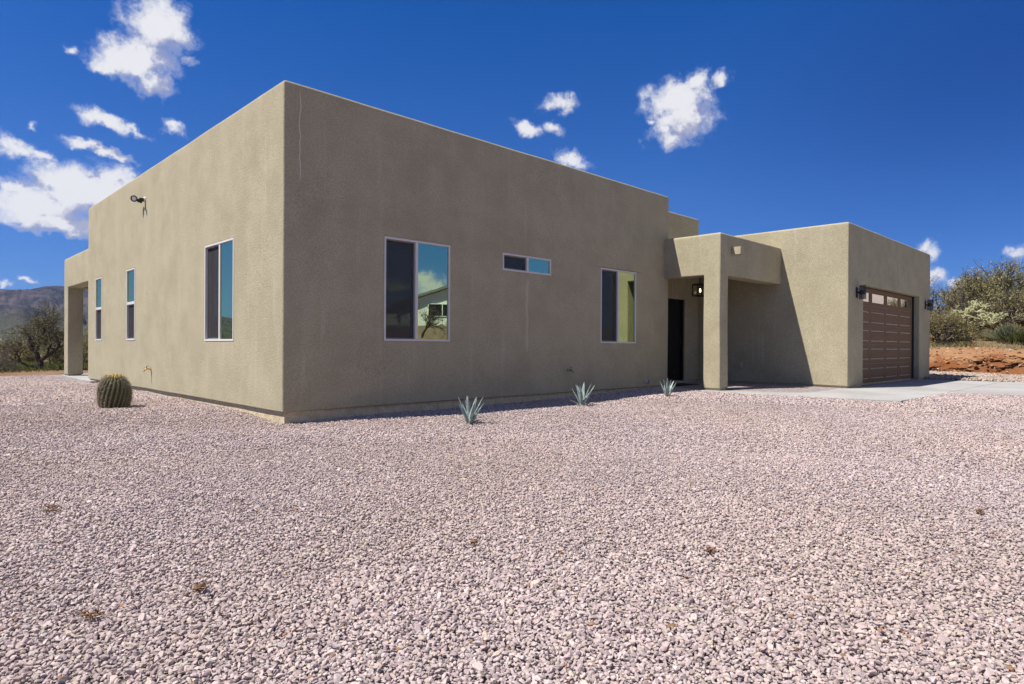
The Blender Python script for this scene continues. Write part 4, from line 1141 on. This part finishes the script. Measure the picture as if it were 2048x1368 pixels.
b = MB(); b.box((1.77, .03, 1.27), (2.48, .06, 1.89)); b.box((2.54, .03, 1.27), (3.27, .06, 1.89)); b.build('pane', 'door_black', w_o)
b = MB(); b.box((-3.6, -.41, .0), (-1.0, -.36, 1.45)); b.build('garage_door', 'brownwall', nh)
th2 = tag(empty('tan_house', (60.5, -16.0, tz(60.5, -16.0)), rad(50)), 'plain tan block house mirrored in the garage door glass', 'house')
M['tanwall'] = simple('tan_wall', (.62, .54, .48), .9, var=.06, scale=3)
b = MB(); b.box((-6, -8, -.5), (6, 0, 5.2)); b.build('wall', 'tanwall', th2, bevel=.05)
b = MB(); b.box((-3.6, -.02, 1.0), (-2.2, .04, 2.2)); b.build('window', 'door_black', th2)
b = MB(); b.box((.6, -.02, -.3), (1.6, .04, 2.1)); b.build('door', 'brownwall', th2)
gw = MB(); gw.box((-6, -.1, 0), (6, .1, .75)); wl = gw.build('garden_wall', 'brownwall', None); wl.location = (15.9, -20.8, 1.2); wl.rotation_euler.z = rad(44)
tag(wl, 'low brown block wall in front of the white gabled house', 'wall')
l, t_ = grow(71, [((0, 0, 0), (.1, .05, 1), 1), ((.05, 0, .1), (.5, -.2, 1), .8)], 4, (5, 5, 4), 1.0, .06, ang=(25, 55), up=.06)
plant('bare_tree', (15.75, -18.3, 1.3), 'nearly bare thin tree before the white gabled house', 'tree', 'trees across the road', l, t_, 3, .03, .05, 71, 'drytwig', 'bark', 1.0)
l, t_ = grow(75, [((0, 0, 0), (.1, .05, 1), 1), ((.05, 0, .1), (.5, -.2, 1), .8)], 5, (5, 5, 4, 4), 1.5, .1, ang=(25, 55), up=.06)
plant('roadside_tree', (37.0, -8.0, tz(37.0, -8.0)), 'dark bushy tree mirrored in the garage door glass', 'tree', 'trees across the road', l, t_, 12, .05, .08, 75, 'mesquite', 'bark', .72)
plant('roadside_tree', (46.6, -9.8, tz(46.6, -9.8)), 'second dark tree beside it, farther from the drive', 'tree', 'trees across the road', l, t_, 12, .05, .08, 76, 'mesquite', 'bark', .95, rz=2)
wp = MB(); pts = [(-14 + 60 * k / 24, -13.0 - 6 * k / 24, 7.3 - 1.1 * math.sin(math.pi * k / 24)) for k in range(25)]
wp.tube(pts, .014, 5); tag(wp.build('utility_wire', 'black', None), 'thin black utility wire strung between the two poles', 'wire')
for k, (x, y) in enumerate(((-14, -13.0), (46, -19.0))):
    po = MB(); zb = tz(x, y); po.tube([(x, y, zb - .5), (x, y, 7.6)], [.14, .10], 10); po.box((x - .6, y - .05, 7.1), (x + .6, y + .05, 7.22))
    tag(po.build('utility_pole', 'bark', None), ['wooden utility pole at the near end of the wire', 'wooden utility pole at the far end of the wire'][k], 'pole', 'utility poles')

# ------------------------------------------------------------------ sky, sun, camera
HAZE = 1.0e-4
SUN = Vector((-.57, .24, 1)).normalized()
w = bpy.data.worlds.new('World'); S.world = w; w.use_nodes = True
t = w.node_tree; t.nodes.clear()
tc = N(t, 'ShaderNodeTexCoord')
DIR = tc.outputs['Generated']
sky = N(t, 'ShaderNodeTexSky', sky_type='NISHITA'); sky.sun_disc = False
sky.sun_elevation = math.asin(SUN.z); sky.sun_rotation = math.atan2(SUN.x, SUN.y) % (2 * math.pi)
sky.altitude = 1400; sky.air_density = 1.0; sky.dust_density = .35; sky.ozone_density = 3.0
CLOUDS = [(15.31, 23.48, 2.19, 2.03, 0), (13.31, 20.82, 2.02, 1.46, 0), (14.99, 19.55, 1.15, 0.89, 0), (11.93, 20.06, 0.9, 0.6, -25), (16.73, 23.1, 1.03, 1.4, 0), (14.81, 21.39, 1.89, 1.68, 0), (12.36, 16.37, 2.16, 0.63, -15), (11.09, 16.49, 1.08, 0.55, 0), (13.99, 15.98, 1.09, 0.43, -20), (10.48, 14.45, 1.37, 0.45, 0), (12.04, 14.22, 1.92, 0.39, -12), (6.8, 13.5, 1.5, 0.53, -8), (8.09, 13.29, 0.96, 0.41, -20), (5.91, 13.61, 0.59, 0.53, 0), (16.55, 16.52, 0.8, 0.47, 0), (9.84, 20.74, 0.57, 0.29, 0), (7.5, 15.07, 0.39, 0.23, 0), (17.58, 21.57, 0.53, 0.27, 0), (10.33, 11.16, 3.38, 1.78, 0), (7.81, 9.77, 3.13, 1.53, 0), (12.27, 11.99, 2.07, 1.3, 0), (9.13, 8.73, 3.84, 0.78, 0), (11.74, 8.65, 2.82, 0.81, 0), (6.25, 10.92, 1.25, 0.61, 0), (13.18, 10.87, 2.57, 1.62, 0),
  (48.46, 20.62, 1.49, 0.7, 0), (47.71, 18.74, 1.09, 0.56, 0), (45.94, 18.52, 1.44, 0.52, -15), (49.72, 16.2, 1.53, 0.69, -20), (58.42, 20.45, 2.43, 1.52, 0), (59.35, 19.04, 2.28, 1.92, 0), (58.23, 17.84, 1.92, 1.02, 0), (60.28, 21.79, 0.84, 0.89, 0), (62.12, 21.68, 0.9, 0.66, 20), (56.4, 19.05, 0.56, 0.31, 0), (77.58, 6.83, 0.62, 0.81, 0), (77.02, 7.35, 0.5, 0.66, 0), (82.62, 6.79, 0.98, 0.55, 0), (77.72, 5.39, 0.8, 0.59, 0), (79.04, 4.73, 0.9, 0.44, 0), (7.05, 4.5, 0.34, 0.18, 0), (5.85, 4.14, 0.38, 0.21, 0), (142.91, 5.14, 1.49, 1.14, 0), (143.66, 5.96, 0.78, 0.61, 0), (146.06, 5.3, 1.11, 0.43, 0),
  
  # many unseen clouds added behind the camera for whiter fill light
  (128, 16, 9, 4, 10), (152, 20, 12, 5, 0), (176, 14, 10, 3.5, -8), (200, 22, 13, 6, 0), (224, 15, 10, 4, 6), (165, 36, 12, 6, 0), (210, 40, 12, 6, 20), (128, 34, 10, 6, 0), (186, 55, 11, 6, 0), (246, 28, 9, 6, 0), (168, 9, 8, 2, 0), (190, 7, 10, 2, 0), (236, 8, 9, 2, 0)]
grp = bpy.data.node_groups.new('cloud_field', 'ShaderNodeTree')
grp.interface.new_socket('Vector', in_out='INPUT', socket_type='NodeSocketVector')
grp.interface.new_socket('Density', in_out='OUTPUT', socket_type='NodeSocketFloat')
gi = N(grp, 'NodeGroupInput'); go = N(grp, 'NodeGroupOutput')
V0 = gi.outputs[0]
def vm(t_, op, a, b=None, scale=None):
    m = N(t_, 'ShaderNodeVectorMath', operation=op)
    for i, v in enumerate((a, b)):
        if v is None: continue
        if isinstance(v, (tuple, Vector)): m.inputs[i].default_value = tuple(v)
        else: t_.links.new(v, m.inputs[i])
    if scale is not None: m.inputs['Scale'].default_value = scale
    return m
wn = N(grp, 'ShaderNodeTexNoise', inp={'Scale': 34.0, 'Detail': 4.0, 'Roughness': .6}); grp.links.new(V0, wn.inputs['Vector'])
off_ = vm(grp, 'SCALE', vm(grp, 'SUBTRACT', wn.outputs['Color'], (.5, .5, .5)).outputs[0], scale=.036)
V1 = vm(grp, 'ADD', V0, off_.outputs[0]).outputs[0]
acc = None
for a, e, hw, hh_, ro in CLOUDS:
    a, e = rad(a), rad(e)
    c = Vector((math.sin(a) * math.cos(e), math.cos(a) * math.cos(e), math.sin(e)))
    right = Vector((math.cos(a), -math.sin(a), 0)); up = right.cross(c)
    ro = rad(ro); r2 = right * math.cos(ro) + up * math.sin(ro); u2 = up * math.cos(ro) - right * math.sin(ro)
    mt = Matrix((r2, c, u2)).transposed()
    if mt.determinant() < 0: mt = Matrix((-r2, c, u2)).transposed()
    mp = N(grp, 'ShaderNodeMapping', vector_type='TEXTURE')
    mp.inputs['Location'].default_value = c; mp.inputs['Rotation'].default_value = mt.to_euler(); mp.inputs['Scale'].default_value = (rad(hw) * 1.18, 1, rad(hh_) * 1.18)
    grp.links.new(V1, mp.inputs['Vector'])
    ln_ = vm(grp, 'LENGTH', mp.outputs[0]).outputs['Value']
    f_ = math_(grp, 'MULTIPLY', math_(grp, 'SUBTRACT', 1.0, ln_), (2.0 if hw > 2.5 else 1.5) if hw > 2.0 else (.85 if hw < .7 else 1.2))
    acc = f_ if acc is None else math_(grp, 'MAXIMUM', acc, f_)
n1_ = N(grp, 'ShaderNodeTexNoise', inp={'Scale': 38.0, 'Detail': 12.0, 'Roughness': .63, 'Lacunarity': 2.1}); grp.links.new(V0, n1_.inputs['Vector'])
acc = math_(grp, 'MAXIMUM', acc, -1.5)
dn = math_(grp, 'ADD', acc, math_(grp, 'MULTIPLY', math_(grp, 'SUBTRACT', n1_.outputs['Fac'], .5), 2.5))
grp.links.new(dn, go.inputs[0])
def field(vec):
    g_ = N(t, 'ShaderNodeGroup'); g_.node_tree = grp; t.links.new(vec, g_.inputs[0]); return g_.outputs[0]
d0 = field(DIR)
d1 = field(vm(t, 'ADD', DIR, SUN * .020 + Vector((0, 0, .022))).outputs[0])
alpha = mapr_(t, d0, -.20, 1.05)
thick = mapr_(t, d0, .2, 1.1)
sh = math_(t, 'SUBTRACT', d1, d0)
shade = mapr_(t, sh, -.50, .42)                      # more cloud towards the sun = darker here
ccol = mixc(t, shade, (6.7, 6.7, 7.0), (3.2, 3.4, 4.8))
ccol = mixc(t, math_(t, 'MULTIPLY', mapr_(t, d0, .15, .6), 1.0), (4.6, 5.1, 6.8), ccol)
sz = N(t, 'ShaderNodeSeparateXYZ'); t.links.new(DIR, sz.inputs[0])
grade = ramp(t, [(.06, (.19, .385, .78)), (.22, (.18, .445, .88)), (.46, (.02, .41, .96)), (.62, (.10, .30, .58))])
t.links.new(sz.outputs[2], grade.inputs[0])
skc = mixc(t, 1.0, sky.outputs[0], grade.outputs[0], 'MULTIPLY')
side = math_(t, 'MULTIPLY', mapr_(t, sz.outputs[0], .80, 1.0), mapr_(t, sz.outputs[2], .0, .40))
skc = mixc(t, side, skc, mixc(t, 1.0, skc, (.18, .48, .66), 'MULTIPLY'))
skc = mixc(t, mapr_(t, sz.outputs[0], .88, 1.0), skc, mixc(t, 1.0, skc, (.90, .92, .96), 'MULTIPLY'))
fin = mixc(t, alpha, skc, ccol)
bg = N(t, 'ShaderNodeBackground', inp={'Strength': .085}); t.links.new(fin, bg.inputs[0])
ow = N(t, 'ShaderNodeOutputWorld'); L(t, bg, 0, ow, 0)
w.cycles.sampling_method = 'MANUAL'; w.cycles.sample_map_resolution = 512

hz = bpy.data.materials.new('desert_air'); ht = nt(hz)
pv = N(ht, 'ShaderNodeVolumePrincipled'); pv.inputs['Density'].default_value = HAZE; pv.inputs['Color'].default_value = (.45, .64, 1, 1); pv.inputs['Anisotropy'].default_value = .2
hout = N(ht, 'ShaderNodeOutputMaterial'); ht.links.new(pv.outputs[0], hout.inputs['Volume'])
hb = MB(); hb.box((-2950, -2950, -45), (2950, 2950, 215)); ho = hb.build('haze', hz); ho['kind'] = 'stuff'

sl = bpy.data.lights.new('sun', 'SUN'); sl.energy = 5.0; sl.angle = rad(.5); sl.color = (1, .955, .88)
so = bpy.data.objects.new('sun', sl); COL.objects.link(so); so.rotation_euler = (-SUN).to_track_quat('-Z', 'Y').to_euler(); so.location = (-10, 5, 30)

cam = bpy.data.cameras.new('camera'); co = bpy.data.objects.new('camera', cam); COL.objects.link(co); S.camera = co
cam.sensor_width = 36; cam.sensor_fit = 'HORIZONTAL'; cam.lens = 1283.78 / 2048 * 36
cam.shift_y = (696.44 - 684) / 2048; cam.clip_end = 12000; cam.clip_start = .05
yaw, pitch, roll = .773262, -.003149, .005480
fw = Vector((math.sin(yaw), math.cos(yaw), 0)); rt = Vector((math.cos(yaw), -math.sin(yaw), 0)); up = Vector((0, 0, 1))
f2 = fw * math.cos(pitch) + up * math.sin(pitch); u2 = up * math.cos(pitch) - fw * math.sin(pitch)
r3 = rt * math.cos(roll) + u2 * math.sin(roll); u3 = u2 * math.cos(roll) - rt * math.sin(roll)
mw = Matrix((r3, u3, -f2)).transposed().to_4x4(); mw.translation = Vector(CAM); co.matrix_world = mw

S.render.engine = 'CYCLES'
S.view_settings.view_transform = 'Standard'; S.view_settings.look = 'None'; S.view_settings.gamma = 1; S.view_settings.exposure = .57
S.cycles.use_denoising = True; S.cycles.max_bounces = 8; S.cycles.transparent_max_bounces = 8
S.cycles.use_adaptive_sampling = False
S.cycles.sample_clamp_indirect = 6
